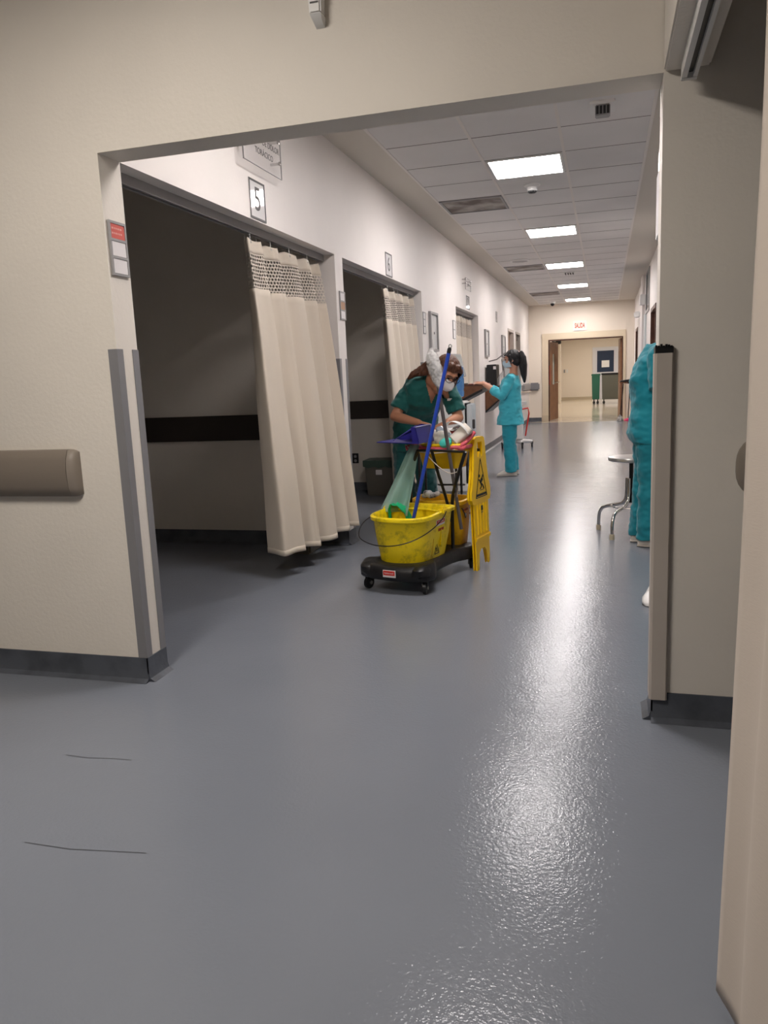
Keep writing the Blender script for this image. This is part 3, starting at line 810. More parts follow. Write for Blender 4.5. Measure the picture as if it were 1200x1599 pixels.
# device on the header
s = thing('wall_alarm', 'slim white wall device with a blue grey stripe at the top of the header', 'wall device', (-.97, YF, 2.50))
mb = MB()
mb.prism([(-.998, 2.530), (-.955, 2.530), (-.94, 2.90), (-1.015, 2.90)], 'y', YF-.052, YF-.001, .006); mb.build('housing', M['white'], s)
MB().hexa([(-.990, YF-.034, 2.512), (-.958, YF-.034, 2.512), (-.958, YF-.001, 2.500), (-.990, YF-.001, 2.500), (-.997, YF-.050, 2.531), (-.954, YF-.050, 2.531), (-.954, YF-.001, 2.531), (-.997, YF-.001, 2.531)]).build('base', M['white'], s)
bx((-1.004, YF-.055, 2.583), (-.950, YF-.052, 2.590)).build('stripe', mat('blue_grey_stripe', (96, 104, 132), .4), s)
bx((-1.002, YF-.056, 2.595), (-.950, YF-.052, 2.72), .001).build('lens', mat('clear_lens', (226, 228, 244), .1), s)
bx((-.992, YF-.054, 2.562), (-.962, YF-.0515, 2.567)).build('slot', M['ink'], s)

# ------------------------------------------------------------------ doors
def side_door(name, y0, y1, label, m):
    d = struct(name, bx((XL-.12, y0+.04, 0), (XL-.08, y1-.04, HD-.05)), m, label)
    mb = MB(); mb.box((XL-.149, y0, 0), (XL+.012, y0+.04, HD)).box((XL-.149, y1-.04, 0), (XL+.012, y1, HD)).box((XL-.149, y0+.04, HD-.05), (XL+.012, y1-.04, HD))
    mb.build('door_frame', mat('door_frame_grey', (176, 166, 156), .5), d)
    MB().tube([(XL-.08, y0+.12, 1.0), (XL-.03, y0+.12, 1.0), (XL-.03, y0+.24, 1.0)], .009, 8).build('door_handle', M['chrome'], d)
side_door('door_1', 16.30, 17.30, 'light brown door on the left wall', M['wood_light'])
side_door('door_2', 17.72, 18.65, 'dark brown door on the left wall', M['wood_dark'])
tag(bx((XL-.078, 18.35, 2.02), (XL-.03, 18.52, 2.10), .004).build('door_closer', M['chrome']), 'chrome door closer at the head of the dark brown door', 'door closer')
# right doors
d = struct('door_3', bx((XR+.06, 12.16, 0), (XR+.10, 13.29, 2.14)), M['wood_light'], 'brown door on the right wall')
mb = MB(); mb.box((XR-.012, 12.1, 0), (XR+.149, 12.16, HD)).box((XR-.012, 13.29, 0), (XR+.149, 13.35, HD)).box((XR-.012, 12.16, 2.14), (XR+.149, 13.29, HD)); mb.build('door_frame', M['wood_dark'], d)
d = struct('door_4', bx((XR+.06, 18.76, 0), (XR+.10, 19.74, 2.14)), M['wood_dark'], 'dark door on the right wall near the exit')
mb = MB(); mb.box((XR-.012, 18.7, 0), (XR+.149, 18.76, HD)).box((XR-.012, 19.74, 0), (XR+.149, 19.8, HD)).box((XR-.012, 18.76, 2.14), (XR+.149, 19.74, HD)); mb.build('door_frame', M['wood_dark'], d)
# high dark window on the right wall and the grey column beyond it
w = struct('window_1', bx((XR-.006, 13.95, 2.27), (XR-.001, 14.85, 2.88)), M['dkglass'], 'dark high window on the right wall')
mb = MB(); mb.box((XR-.02, 13.9, 2.22), (XR-.001, 13.95, 2.93)).box((XR-.02, 14.85, 2.22), (XR-.001, 14.9, 2.93)).box((XR-.02, 13.95, 2.22), (XR-.001, 14.85, 2.27)).box((XR-.02, 13.95, 2.88), (XR-.001, 14.85, 2.93)); mb.build('window_frame', M['alu'], w)
struct('trim_column', bx((XR-.05, 15.6, 0), (XR-.001, 16.3, C)), mat('pale_column', (222, 216, 212), .5), 'pale pilaster on the right wall')
tag(bx((XR-.10, 15.2, 2.42), (XR-.001, 15.50, 2.60), .012).build('projecting_lamp', M['white']), 'white emergency lamp box high on the right wall', 'emergency light')
tag(bx((XR-.02, 14.9, .9), (XR-.001, 15.55, 2.25), .003).build('wall_panel', mat('pale_blue_panel', (196, 204, 206), .4)), 'pale blue grey panel on the right wall behind the leaning person', 'panel')
tag(bx((XR-.13, 17.4, 2.33), (XR-.001, 17.6, 2.45), .02).build('wall_siren', M['white']), 'small white box on the right wall farther on', 'wall device')

# exit door leaves (open into the hall)
def leaf(px, py, ang, L, hand, label, name):
    Mx = Matrix.Translation((px, py, 0)) @ Matrix.Rotation(ang, 4, 'Z')
    d = MB(Mx); d.box((0, 0, .01), (L, .045, .95)).box((0, 0, 1.75), (L, .045, 2.06)).box((0, 0, .95), (L*.35, .045, 1.75)).box((L*.62, 0, .95), (L, .045, 1.75))
    o = struct(name, d, M['wood_light'], label)
    MB(Mx).box((L*.35, .018, .95), (L*.62, .026, 1.75)).build('glass_lite', M['lite'], o)
    MB(Mx).tube([(L*.88, -.05, 1.0), (L*.5, -.05, 1.0)], .012, 8).tube([(L*.88, 0, 1.0), (L*.88, -.05, 1.0)], .01, 8).tube([(L*.5, 0, 1.0), (L*.5, -.05, 1.0)], .01, 8).build('door_handle', M['chrome'], o)
leaf(ix0+.02, YE+.16, math.radians(80), .95, 1, 'brown door leaf with a narrow glass, open at the left of the exit', 'door_5')
leaf(ix1-.02, YE+.16, math.radians(92), .95, -1, 'brown door leaf open at the right of the exit', 'door_6')
mb = MB(); mb.box((ix0+.001, YE-.02, 0), (ix0+.028, YE+.149, iz-.03)); mb.box((ix1-.028, YE-.02, 0), (ix1-.001, YE+.149, iz-.03))
struct('trim_4', mb, M['wood_dark'], 'brown jambs of the exit')
tag(bx((ix0+.0285, YE+.02, .95), (ix0+.034, YE+.10, 1.45)).build('door_sign', M['label_red']), 'red vertical strip on the left jamb of the exit', 'sign')

# hall end door, window with paper
d = struct('door_7', bx((-.42, 36.55, 0), (.56, 36.59, 2.2)), mat('white_door', (208, 210, 218), .4), 'white hall door with a dark window')
mb = MB(); mb.box((-.56, 36.52, 0), (-.42, 36.6, 2.29)).box((.56, 36.52, 0), (.66, 36.6, 2.29)).box((-.42, 36.52, 2.2), (.56, 36.6, 2.29)); mb.build('door_frame', mat('door_frame_white', (214, 214, 218), .4), d)
bx((-.36, 36.542, 1.19), (.36, 36.549, 2.13)).build('dark_pane', M['dkglass'], d)
bx((-.165, 36.536, 1.40), (.165, 36.5415, 1.70)).build('paper_notice', M['paper'], d)
s = thing('switch_plate', 'pair of switch plates on the hall wall', 'switch', (-1.74, 36.6, 1.22))
bx((-1.83, 36.585, 1.225), (-1.76, 36.5995, 1.37)).build('dark_switch', M['alu_grey'], s); bx((-1.71, 36.585, 1.225), (-1.64, 36.5995, 1.37)).build('pale_switch', M['white'], s)
s = thing('security_camera', 'small black camera high in the corner of the hall', 'camera', (-1.9, 30, 2.4))
bx((-1.78, 30.0, 2.30), (-1.60, 30.3, 2.44), .02).build('body', M['black'], s); MB().tube([(-1.93, 30.15, 2.40), (-1.78, 30.15, 2.38)], .02, 8).build('bracket', M['black'], s)
struct('trim_5', bx((-1.93, 33.0, 0), (-1.78, 33.4, 2.94)), M['wall_far'], 'shallow pilaster in the hall')

# hall bins
def hall_bin(x, y, w, dpt, h, m, label):
    t = thing('wheeled_bin', label, 'bin', (x+w/2, y+dpt/2, 0), 'wheeled bins in the hall')
    z0 = .17
    mb = MB(); mb.hexa([(x+.02, y+.03, z0), (x+w-.02, y+.03, z0), (x+w-.02, y+dpt-.03, z0), (x+.02, y+dpt-.03, z0), (x, y, h-.07), (x+w, y, h-.07), (x+w, y+dpt, h-.07), (x, y+dpt, h-.07)], .01)
    mb.build('body', m, t)
    bx((x-.02, y-.02, h-.07), (x+w+.02, y+dpt+.02, h), .015).build('lid', M['black'] if m == M['bin_far'] else m, t)
    for k, (a, b_) in enumerate(((.08, .08), (w-.08, .08), (.08, dpt-.08), (w-.08, dpt-.08))):
        MB().tube([(x+a, y+b_-.02, .05), (x+a, y+b_+.02, .05)], .05, 14).box((x+a-.02, y+b_-.02, .08), (x+a+.02, y+b_+.02, z0+.01)).build('caster', M['black'], t)
hall_bin(-.13, 30.85, .78, .6, 1.16, M['bin_far'], 'dark grey wheeled bin by the white hall door')
hall_bin(-.50, 31.05, .30, .5, 1.14, M['bin_green'], 'narrow green bin beside the dark grey wheeled bin')

# far bumpers
for i, (a, b_, lab) in enumerate((((-1.92, YE-.075, .82), (-1.66, YE-.001, 1.02), 'grey bumper block on the end wall left of the exit'), ((XL+.001, 18.95, .84), (XL+.07, 20.6, 1.02), 'pale bumper rail on the left wall near the end'))):
    tag(bx(a, b_, .03).build('wall_bumper', M['guard'] if i == 0 else M['alu_grey']), lab, 'wall bumper')

# broom, dustpan, shelf at the far right
s = thing('long_dustpan', 'pink dustpan with a thin dark handle by the end wall', 'dustpan', (.45, 20.5, 0))
MB().hexa([(.46, 20.32, 0), (.68, 20.32, 0), (.68, 20.55, 0), (.46, 20.55, 0), (.46, 20.32, .01), (.68, 20.32, .06), (.68, 20.55, .09), (.46, 20.55, .03)], .004).build('pan', M['pink_plastic'], s)
MB().tube([(.56, 20.5, .06), (.60, 20.58, 1.0)], .011, 8).build('handle', M['black'], s)
s = thing('mop', 'white mop head on a slanted dark stick by the end wall', 'mop', (.39, 20.3, 0))
mb = MB()
for k in range(16):
    a = k*2.4; mb.limb([(.36, 20.3, .14), (.36+.05*math.cos(a), 20.3+.05*math.sin(a), .08), (.36+.075*math.cos(a), 20.3+.08*math.sin(a), .012)], [.02, .018, .012], 6)
mb.build('head', M['duster'], s)
MB().tube([(.36, 20.3, .13), (.44, 20.42, .92)], .010, 8).build('stick', M['black'], s)
s = thing('wall_shelf', 'small black wall shelf at the right near the exit', 'shelf', (.55, 20.0, .93))
MB().prism([(.34, 1.0), (.69, 1.04), (.69, .88), (.56, .92), (.36, .95)], 'y', 19.86, 20.3, .01).build('shelf_board', M['black'], s)
MB().prism([(.33, .97), (.52, .965), (.52, .93), (.34, .945)], 'y', 19.84, 19.856).build('edge_strip', M['wood'], s)

# ------------------------------------------------------------------ inside bays: outlet, bins
s = thing('wall_outlet', 'dark double power outlet on the wall inside bay 6', 'outlet', (-2.77, 8.46, .33))
bx((-2.81, 8.448, .33), (-2.735, 8.4595, .445), .003).build('plate', M['black'], s)
for z in (.36, .41):
    MB(frame_mtx((-2.772, 8.448, z), (1, 0, 0), (0, 0, 1))).lathe([(.017, 0), (.016, .003)], (0, 0, 0), 14).build('socket', M['alu_grey'], s)
def pedal_bin(x, y, w, d_, h, label, bag=True):
    t = thing('waste_bin', label, 'bin', (x+w/2, y+d_/2, 0), 'grey waste bins in the bays')
    mb = MB(); mb.hexa([(x+.02, y+.02, 0), (x+w-.02, y+.02, 0), (x+w-.02, y+d_-.02, 0), (x+.02, y+d_-.02, 0), (x, y, h), (x+w, y, h), (x+w, y+d_, h), (x, y+d_, h)], .012)
    mb.build('body', M['bin_grey'], t)
    bx((x+.13, y+.001, h*.62), (x+.20, y+.012, h*.76), .001).build('label', M['card'], t)
    if bag:
        mb = MB(); n = 40; top = []; low = []
        for k in range(n):
            u = k/n*4; e = int(u); f = u-e
            px_, py_ = ((x-.012+f*(w+.024), y-.012), (x+w+.012, y-.012+f*(d_+.024)), (x+w+.012-f*(w+.024), y+d_+.012), (x-.012, y+d_+.012-f*(d_+.024)))[e]
            q = .006*math.sin(k*2.1)
            top.append(mb._v((px_+q*.4, py_-q*.4, h+.012+q*.5))); low.append(mb._v((px_+q, py_-abs(q), h-.05-.02*abs(math.sin(k*.9)))))
        for k in range(n): mb._f([low[k], low[(k+1) % n], top[(k+1) % n], top[k]])
        mb._f(top); mb.build('bin_bag', M['binbag'], t)
    return t
pedal_bin(-2.56, 8.10, .34, .28, .385, 'grey waste bin with a dark bag inside bay 6')
pedal_bin(-2.42, 5.24, .32, .30, .36, 'grey bin partly hidden under the bay 5 curtain', False)

# ------------------------------------------------------------------ wall desks, monitors, computers
def wall_desk(y0, y1, top, low, dep, label):
    t = thing('fold_down_desk', label, 'desk', (XL+dep/2, (y0+y1)/2, low), 'fold-out wall desks')
    prof = [(XL+.001, top-.025), (XL+dep, top-.025), (XL+dep, top-.06), (XL+.001, low)]
    MB().prism(prof, 'y', y0+.004, y1-.004, .002).build('cabinet', M['wood'], t)
    bx((XL+.001, y0, top-.025), (XL+dep+.02, y1, top), .003).build('desk_top', M['wood_dark'], t)
    MB().prism([(XL+.001, low), (XL+dep, top-.062), (XL+dep, top-.09), (XL+.001, low-.035)], 'y', y0, y1).build('flap', M['black'], t)
wall_desk(9.80, 10.42, 1.165, .90, .44, 'brown wall desk the typing woman works at')
wall_desk(13.0, 13.95, 1.09, .68, .42, 'brown wall desk with a black computer tower behind the typing woman')
def monitor(x, y, z, w, h, yaw, tilt, label, m):
    t = thing('computer_monitor', label, 'monitor', (x, y, z), 'monitors on the wall desks')
    Mx = Matrix.Translation((x, y, z)) @ Matrix.Rotation(yaw, 4, 'Z')
    MB(Mx).box((-.09, -.08, 0), (.09, .08, .012), .004).build('foot', M['black'], t)
    MB(Mx).tube([(0, .03, .012), (0, .035, .16)], .015, 10).build('neck', M['black'], t)
    Mt = Mx @ Matrix.Translation((0, 0, .10)) @ Matrix.Rotation(tilt, 4, 'X')
    MB(Mt).box((-w/2, -.018, 0), (w/2, .02, h), .004).build('casing', m, t)
    MB(Mt).box((-w/2+.015, -.020, .015), (w/2-.015, -.0181, h-.015)).build('screen', mat('glare_grey_screen', (150, 152, 150), .25), t)  # off-axis glare on the dark display is put into this grey colour
# faces +X; the camera sees its side and, aslant, its screen
monitor(XL+.10, 10.12, 1.165, .36, .30, math.radians(76), math.radians(-14), 'grey monitor tilted back on the nearer wall desk', M['screen'])
monitor(XL+.36, 13.45, 1.09, .40, .34, math.radians(70), math.radians(-6), 'grey monitor on the farther wall desk in front of the ponytailed woman', M['screen'])
t = thing('keyboard', 'white keyboard on a red mat on the nearer wall desk', 'keyboard', (XL+.33, 10.0, 1.165))
bx((XL+.27, 9.82, 1.165), (XL+.455, 10.36, 1.169)).build('mat', mat('red_mat', (170, 50, 44), .6), t)
bx((XL+.30, 9.86, 1.169), (XL+.43, 10.30, 1.182), .003).build('keys', M['white'], t)
t = thing('computer_tower', 'black computer tower standing on the farther wall desk', 'computer', (XL+.25, 13.2, 1.09))
bx((XL+.03, 13.03, 1.09), (XL+.19, 13.40, 1.44), .006).build('case', M['black'], t)
bx((XL+.14, 13.026, 1.36), (XL+.185, 13.03, 1.41)).build('badge', M['card'], t)
mb = MB()
for k in range(5): mb.tube([(XL+.21+.02*k, 13.1, 1.095), (XL+.20+.02*k, 13.13, 1.2+.03*(k % 3)), (XL+.22+.015*k, 13.2, 1.26+.02*k), (XL+.21+.02*k, 13.25, 1.095)], .005, 6)
tag(mb.build('cable_tangle', M['white']), 'loose white cables beside the black computer tower', 'cable')
# lamp arm seen above monitor 2
tag(MB().tube([(XL+.001, 13.5, 1.50), (XL+.14, 13.5, 1.53), (XL+.30, 13.48, 1.64)], .010, 8).build('gooseneck_arm', M['alu']), 'thin grey arm rising from the wall beside the farther monitor', 'arm')

# wall box behind the pc (bracket)
# ------------------------------------------------------------------ water dispenser
t = thing('water_dispenser', 'white and black water dispenser against the corridor wall', 'water dispenser', (-1.6, 8.5, 0))
x0, x1, y0, y1 = -1.80, -1.47, 8.35, 8.68
bx((x0, y0, .03), (x1, y1, 1.0), .012).build('body', M['white'], t)
bx((x1, y0+.02, .1), (x1+.02, y1-.02, .98), .004).build('front_panel', M['black'], t)
bx((x1+.02, y0+.02, .52), (x1+.075, y1-.02, .97), .01).build('tap_housing', mat('pale_grey_plastic', (206, 210, 214), .4), t)
bx((x1+.076, y0+.05, .70), (x1+.10, y0+.10, .80), .004).build('tap', M['ink'], t)
bx((x0-.01, y0-.02, 0), (x1+.03, y1+.02, .10), .02).build('base', M['white'], t)
j = tag(MB().lathe([(.03, 1.0), (.05, 1.02), (.13, 1.05), (.135, 1.10), (.128, 1.12), (.135, 1.14), (.135, 1.24), (.128, 1.26), (.135, 1.28), (.13, 1.36), (.11, 1.385), (.02, 1.39)], (-1.63, 8.51, 0), 28).build('water_jug', M['jug']), 'blue water jug upside down on the dispenser', 'water jug')
# clutter on the wall: small bottle holder above the jug
s = tag(MB().tube([(XL+.03, 9.32, 1.40), (XL+.06, 9.33, 1.50)], .018, 8).build('pen_dispenser', mat('lilac', (200, 180, 196), .5)), 'tiny lilac tube fixed to the wall behind the stooping woman', 'dispenser')

# ------------------------------------------------------------------ white cart with red handle
t = thing('equipment_cart', 'white wheeled equipment cart with a red handle behind the typing woman', 'cart', (-1.5, 13.5, 0))
cx, cy = -1.46, 13.5
bx((cx-.11, cy-.12, .16), (cx+.09, cy+.14, .72), .01).build('body', M['white'], t)
bx((cx-.15, cy-.16, .72), (cx+.12, cy+.18, .745), .006).build('shelf', M['white'], t)
for dx, dy in ((-.24, -.15), (.10, -.15), (.24, .12), (-.2, .2)):
    MB().tube([(cx, cy, .13), (cx+dx, cy+dy, .105)], [.045, .026], 10).build('base_arm', M['white'], t)
    MB().tube([(cx+dx-.015, cy+dy, .04), (cx+dx+.015, cy+dy, .04)], .04, 14).box((cx+dx-.02, cy+dy-.012, .06), (cx+dx+.02, cy+dy+.012, .11)).build('caster', M['black'], t)
MB().tube([(cx-.02, cy-.13, .66), (cx+.20, cy-.13, .69), (cx+.215, cy-.13, .60), (cx+.15, cy-.12, .22)], .013, 10).build('handle', M['label_red'], t)
tag(bx((cx-.10, cy-.10, .745), (cx+.16, cy+.12, .80), .004).build('monitor_unit', M['white']), 'flat white unit lying on the equipment cart', 'equipment')
tag(bx((cx+.0, cy-.05, .95), (cx+.24, cy+.12, .965), .004).build('instrument_tray', mat('pale_beige_tray', (222, 204, 184), .5)), 'pale tray on the arm of the equipment cart', 'tray')
tag(MB().tube([(cx+.02, cy+.03, .80), (cx+.02, cy+.03, .95)], .014, 8).build('support_post', M['alu']), 'thin post carrying the pale tray', 'post')

# ------------------------------------------------------------------ stool
t = thing('swivel_stool', 'round steel swivel stool beside the right pier', 'stool', (.198, 6.19, 0))
sx_, sy_ = .198, 6.22
MB().lathe([(.0, .572), (.155, .572), (.172, .579), (.175, .592), (.170, .605), (.15, .609), (.0, .609)], (sx_, sy_, 0), 40, False).build('seat', M['steel'], t)
MB().tube([(sx_, sy_, .25), (sx_, sy_, .573)], .016, 16).build('spindle', M['black_metal'], t)
for k in range(4):
    a = math.radians(239.6+90*k); dx, dy = math.cos(a), math.sin(a)
    pts = []
    for q in range(9):
        th = q/8*PI/2; pts.append((.035+.06*(1-math.cos(th)), .36-(.17)*math.sin(th)-.0))
    path = [(.035, .44), (.035, .33), (.045, .27), (.075, .235), (.12, .22), (.20, .205), (.25, .185), (.272, .15), (.281, .10), (.283, .02)]
    lg = MB().tube([(sx_+dx*r, sy_+dy*r, z) for r, z in path], .0125, 12).build('leg', M['chrome'], t)
    MB().lathe([(.018, 0), (.019, .03), (.015, .042)], (sx_+dx*.283, sy_+dy*.283, 0), 14).build('rubber_foot', mat('beige_rubber', (186, 174, 150), .6), lg)
MB().tube([(sx_+.15*math.cos(a), sy_+.15*math.sin(a), .222) for a in [2*PI*k/32 for k in range(32)]], .0065, 8, closed=True).build('foot_ring', M['chrome'], t)

# ------------------------------------------------------------------ white shoe behind the pier
def shoe_mesh(mb, toe, heel, w=.045, h=.07):
    toe, heel = V(toe), V(heel); d = (toe-heel); L = d.length; d.normalize(); s_ = V((0, 0, 1)).cross(d)
    secs = []
    for u, ww, hh in ((0, .6, .75), (.04, .8, .95), (.2, .9, 1.0), (.4, .85, .95), (.55, .95, .72), (.75, 1.08, .55), (.9, .9, .42), (.98, .55, .3), (1.0, .3, .2)):
        z = h*hh/2
        secs.append((heel+d*(L*u)+V((0, 0, z)), s_*w*ww, V((0, 0, z))))
    mb.loft(secs, 20, power=2.6)
    return mb
t = thing('rubber_clog', 'white rubber clog on the floor peeping from behind the right pier', 'shoe', (.26, 4.3, 0))
mb = MB(); shoe_mesh(mb, (.232, 4.24, 0), (.30, 4.50, 0), .045, .09); mb.build('upper', M['white'], t)
mb = MB(); shoe_mesh(mb, (.234, 4.238, 0), (.302, 4.50, 0), .047, .022); mb.build('sole', M['rubber'], t)

# ------------------------------------------------------------------ floor scuffs
sc = mat('scuff', (70, 72, 78), .3)
def scuff(pts, label):
    mb = MB(); A = []
    for i, (x, y) in enumerate(pts):
        A.append((mb._v((x, y-.0012-.0006*(i % 2), .0012)), mb._v((x, y+.001, .0012))))
    for a, b_ in zip(A, A[1:]): mb._f([a[0], b_[0], b_[1], a[1]])
    return tag(mb.build('floor_scuff', sc), label, 'scuff mark')
scuff([(-1.84, 2.141), (-1.75, 2.138), (-1.66, 2.15), (-1.58, 2.154)], 'thin dark scuff line on the grey floor near the left pier')
scuff([(-1.60, 1.655), (-1.45, 1.655), (-1.32, 1.672), (-1.22, 1.685)], 'longer dark scuff line on the floor at the lower left')

# ================================================================== janitor cart
Wv = V((-.973, .232, 0)).normalized(); Lv = V((.232, .973, 0)).normalized()
O_ = V((-1.03, 4.34, 0)) + .185*Wv
CM = Matrix(((-Wv.x, Lv.x, 0, O_.x), (-Wv.y, Lv.y, 0, O_.y), (0, 0, 1, 0), (0, 0, 0, 1)))   # local x = right, y = along, z = up
def cw(p): return CM @ V(p)

cart = thing('cleaning_cart', 'black wheeled cleaning cart base with tubular frame carrying two yellow buckets', 'cleaning cart', cw((0, .34, 0)))
# moulded base: bone-shaped, wider at the front casters
mb = MB(CM)
def base_outline(inset=0):
    P_ = []
    for x, y in ((-.225, -.045), (-.13, -.085), (0, -.095), (.13, -.085), (.225, -.045), (.245, .02), (.225, .09), (.175, .17), (.17, .30), (.175, .42), (.19, .52), (.23, .60), (.24, .68), (.21, .74), (.12, .77), (0, .775), (-.12, .77), (-.21, .74), (-.24, .68), (-.22, .60), (-.19, .52), (-.17, .42), (-.17, .30), (-.175, .17), (-.225, .09), (-.245, .02)):
        c = V((0, .34)); v = V((x, y)) - c; L = v.length; P_.append(c + v*(1-inset/L))
    return P_
rings = []
for ins, z in ((.05, .078), (.012, .082), (0, .095), (0, .135), (.012, .158), (.035, .168), (.05, .168)):
    rings.append([mb._v((p.x, p.y, z + .018*math.exp(-((p.y-.02)/.09)**2)*(z > .15)*abs(p.x)/.22)) for p in base_outline(ins)])
for A, B_ in zip(rings, rings[1:]):
    n = len(A)
    for k in range(n): mb._f([A[k], A[(k+1) % n], B_[(k+1) % n], B_[k]])
mb._f(rings[0][::-1]); mb._f(rings[-1])
bmesh.ops.subdivide_edges(mb.bm, edges=mb.bm.edges[:], cuts=1, smooth=.6)
mb.build('base', M['black_rough'], cart, angle=70)
# front lobes over the casters
for sx in (-1, 1):
    MB(CM).loft([((sx*.13, -.02, .09), (.05, 0, 0), (0, .05, 0)), ((sx*.165, -.01, .12), (.07, 0, 0), (0, .075, 0)), ((sx*.175, -.0, .155), (.06, 0, 0), (0, .085, 0)), ((sx*.18, .01, .175), (.045, 0, 0), (0, .07, 0)), ((sx*.18, .02, .182), (.02, 0, 0), (0, .03, 0))], 20).build('caster_housing', M['black_rough'], cart)
for (x, y) in ((-.195, -.005), (.19, -.005), (.20, .68), (-.19, .68)):
    Mc = CM @ Matrix.Translation((x, y, 0)) @ Matrix.Rotation(math.radians(-12 if x < 0 else 18), 4, 'Z')
    w_ = MB(Mc).tube([(-.013, 0, .038), (-.009, 0, .038), (.009, 0, .038), (.013, 0, .038)], [.030, .038, .038, .030], 24)
    w_.box((-.020, -.012, .03), (-.015, .025, .09), .001).box((.015, -.012, .03), (.020, .025, .09), .001).box((-.02, -.012, .085), (.02, .025, .10), .002)
    c_ = w_.build('caster', M['black'], cart)
    MB(Mc).tube([(-.0215, 0, .038), (.0215, 0, .038)], .012, 12).build('axle', M['alu'], c_)
# brand label on the front
lab = MB(CM).box((-.04, -.101, .108), (.045, -.0935, .151), .001).build('maker_label', M['card'], cart, 'white and red label')
MB(CM).box((-.036, -.1025, .121), (.041, -.1008, .148)).build('red_field', M['label_red'], lab)
text('lettering', 'Rubbermaid', .0125, frame_mtx(cw((.0025, -.1028, .134)), -Wv, (0, 0, 1)), M['card'], lab, .0003)
# tubular frame
def smooth_path(P_, n=8):
    P_ = [V(p) for p in P_]; out = []
    for k in range(len(P_)-1):
        p0, p1, p2, p3 = P_[max(k-1, 0)], P_[k], P_[k+1], P_[min(k+2, len(P_)-1)]
        for i in range(n):
            f = i/n; out.append(.5*((2*p1)+(p2-p0)*f+(2*p0-5*p1+4*p2-p3)*f*f+(3*p1-p0-3*p2+p3)*f**3))
    out.append(P_[-1]); return out
MB(CM).tube(smooth_path([(.148, .505, .16), (.150, .505, .42), (.18, .46, .53), (.25, .375, .65), (.318, .350, .815)]), .0115, 12).build('frame_tube', M['black_metal'], cart)
MB(CM).tube(smooth_path([(-.155, .505, .16), (-.15, .505, .46), (-.11, .45, .62), (-.04, .37, .76), (-.005, .35, .82)]), .0115, 12).build('frame_tube', M['black_metal'], cart)
MB(CM).tube(smooth_path([(.125, .545, .34), (.107, .50, .51), (.098, .42, .67), (.089, .355, .82)]), .010, 12).build('frame_tube', M['black_metal'], cart)
MB(CM).tube([(-.005, .35, .820), (.089, .354, .822), (.318, .350, .815)], .008, 10).build('cross_tube', M['black_metal'], cart)

# ---- buckets
def bucket(name, label, y0, y1, xw, zt, zb, rounded, m, group, taper=.035):
    t = thing(name, label, 'bucket', cw((0, (y0+y1)/2, zb)), group)
    def outline(s, inset, n=48):
        P_ = []
        r = xw-inset
        if rounded:
            yc = y0+.17
            for k in range(17):
                a = PI + PI*k/16
                P_.append((r*math.copysign(abs(math.cos(a))**.8, math.cos(a)), yc + (.17-inset)*math.copysign(abs(math.sin(a))**.8, math.sin(a))))
            for f in (.2, .4, .6, .8, 1): P_.append((r, yc+(y1-inset-.03-yc)*f))
            P_.append((r-.01, y1-inset-.008)); P_.append((r-.03, y1-inset))
            P_.append((0, y1-inset+.0)); P_.append((-r+.03, y1-inset)); P_.append((-r+.01, y1-inset-.008))
            for f in (1, .8, .6, .4, .2): P_.append((-r, yc+(y1-inset-.03-yc)*f))
        else:
            for k in range(36):
                a = 2*PI*k/36; c, s_ = math.cos(a), math.sin(a)
                P_.append((r*math.copysign(abs(c)**.35, c), (y0+y1)/2 + ((y1-y0)/2-inset)*math.copysign(abs(s_)**.35, s_)))
        return P_
    prof = [(taper+.02, zb), (taper+.004, zb+.006), (taper, zb+.02), (taper*.55, (zt+zb)/2), (.012, zt-.03), (.010, zt-.028), (-.004, zt-.026), (-.006, zt-.006), (0, zt), (.010, zt), (.014, zt-.008), (.018, zt-.03), (taper*.6+.006, (zt+zb)/2), (taper+.008, zb+.022)]
    mb = MB(CM); rings = []
    for ins, z in prof: rings.append([mb._v((x, y, z + (.0 if z < zt-.04 else .012*((y-y0)/(y1-y0))))) for x, y in outline(0, ins)])
    n = len(rings[0])
    for A, B_ in zip(rings, rings[1:]):
        for k in range(n): mb._f([A[k], A[(k+1) % n], B_[(k+1) % n], B_[k]])
    mb._f(rings[0][::-1]); mb._f(rings[-1])
    # moulded ribs
    mb.build('shell', m, t, angle=50)
    return t
fb = bucket('mop_bucket', 'large scuffed yellow mop bucket at the front of the cleaning cart', -.045, .45, .20, .455, .158, True, M['bucket'], None, .048)
# divider inside and hooks, spout ears, wire handle, marks
mb = MB(CM); A = []
for k in range(13):
    u = k/12; x = -.178+.356*u; y = .27+.055*math.sin(PI*u)
    A.append([mb._v((x, y-.003, .23)), mb._v((x, y+.003, .23)), mb._v((x*1.03, y+.003, .447)), mb._v((x*1.03, y-.003, .447))])
for p, q in zip(A, A[1:]):
    for i in range(4): mb._f([p[i], q[i], q[(i+1) % 4], p[(i+1) % 4]])
mb._f(A[0]); mb._f(A[-1][::-1]); mb.build('divider', M['bucket'], fb)
MB(CM).tube([(-.18, .27, .449), (-.09, .31, .452), (0, .325, .452), (.09, .31, .452), (.18, .27, .449)], .008, 8).build('divider_rim', M['bucket'], fb)
for sx in (-1, 1):
    MB(CM).box((sx*.172, .235, .44), (sx*.214, .315, .475), .008).box((sx*.185, .25, .46), (sx*.205, .30, .487), .006).build('handle_lug', M['yellow'], fb)
hp = [(-.208, .27, .452), (-.232, .16, .435), (-.238, .02, .40), (-.20, -.09, .345), (-.10, -.13, .312), (.02, -.125, .305), (.12, -.09, .322), (.185, .0, .352), (.215, .12, .39), (.222, .22, .43), (.214, .275, .455)]
MB(CM).tube(smooth_path(hp), .0032, 8).build('wire_handle', M['black_metal'], fb)
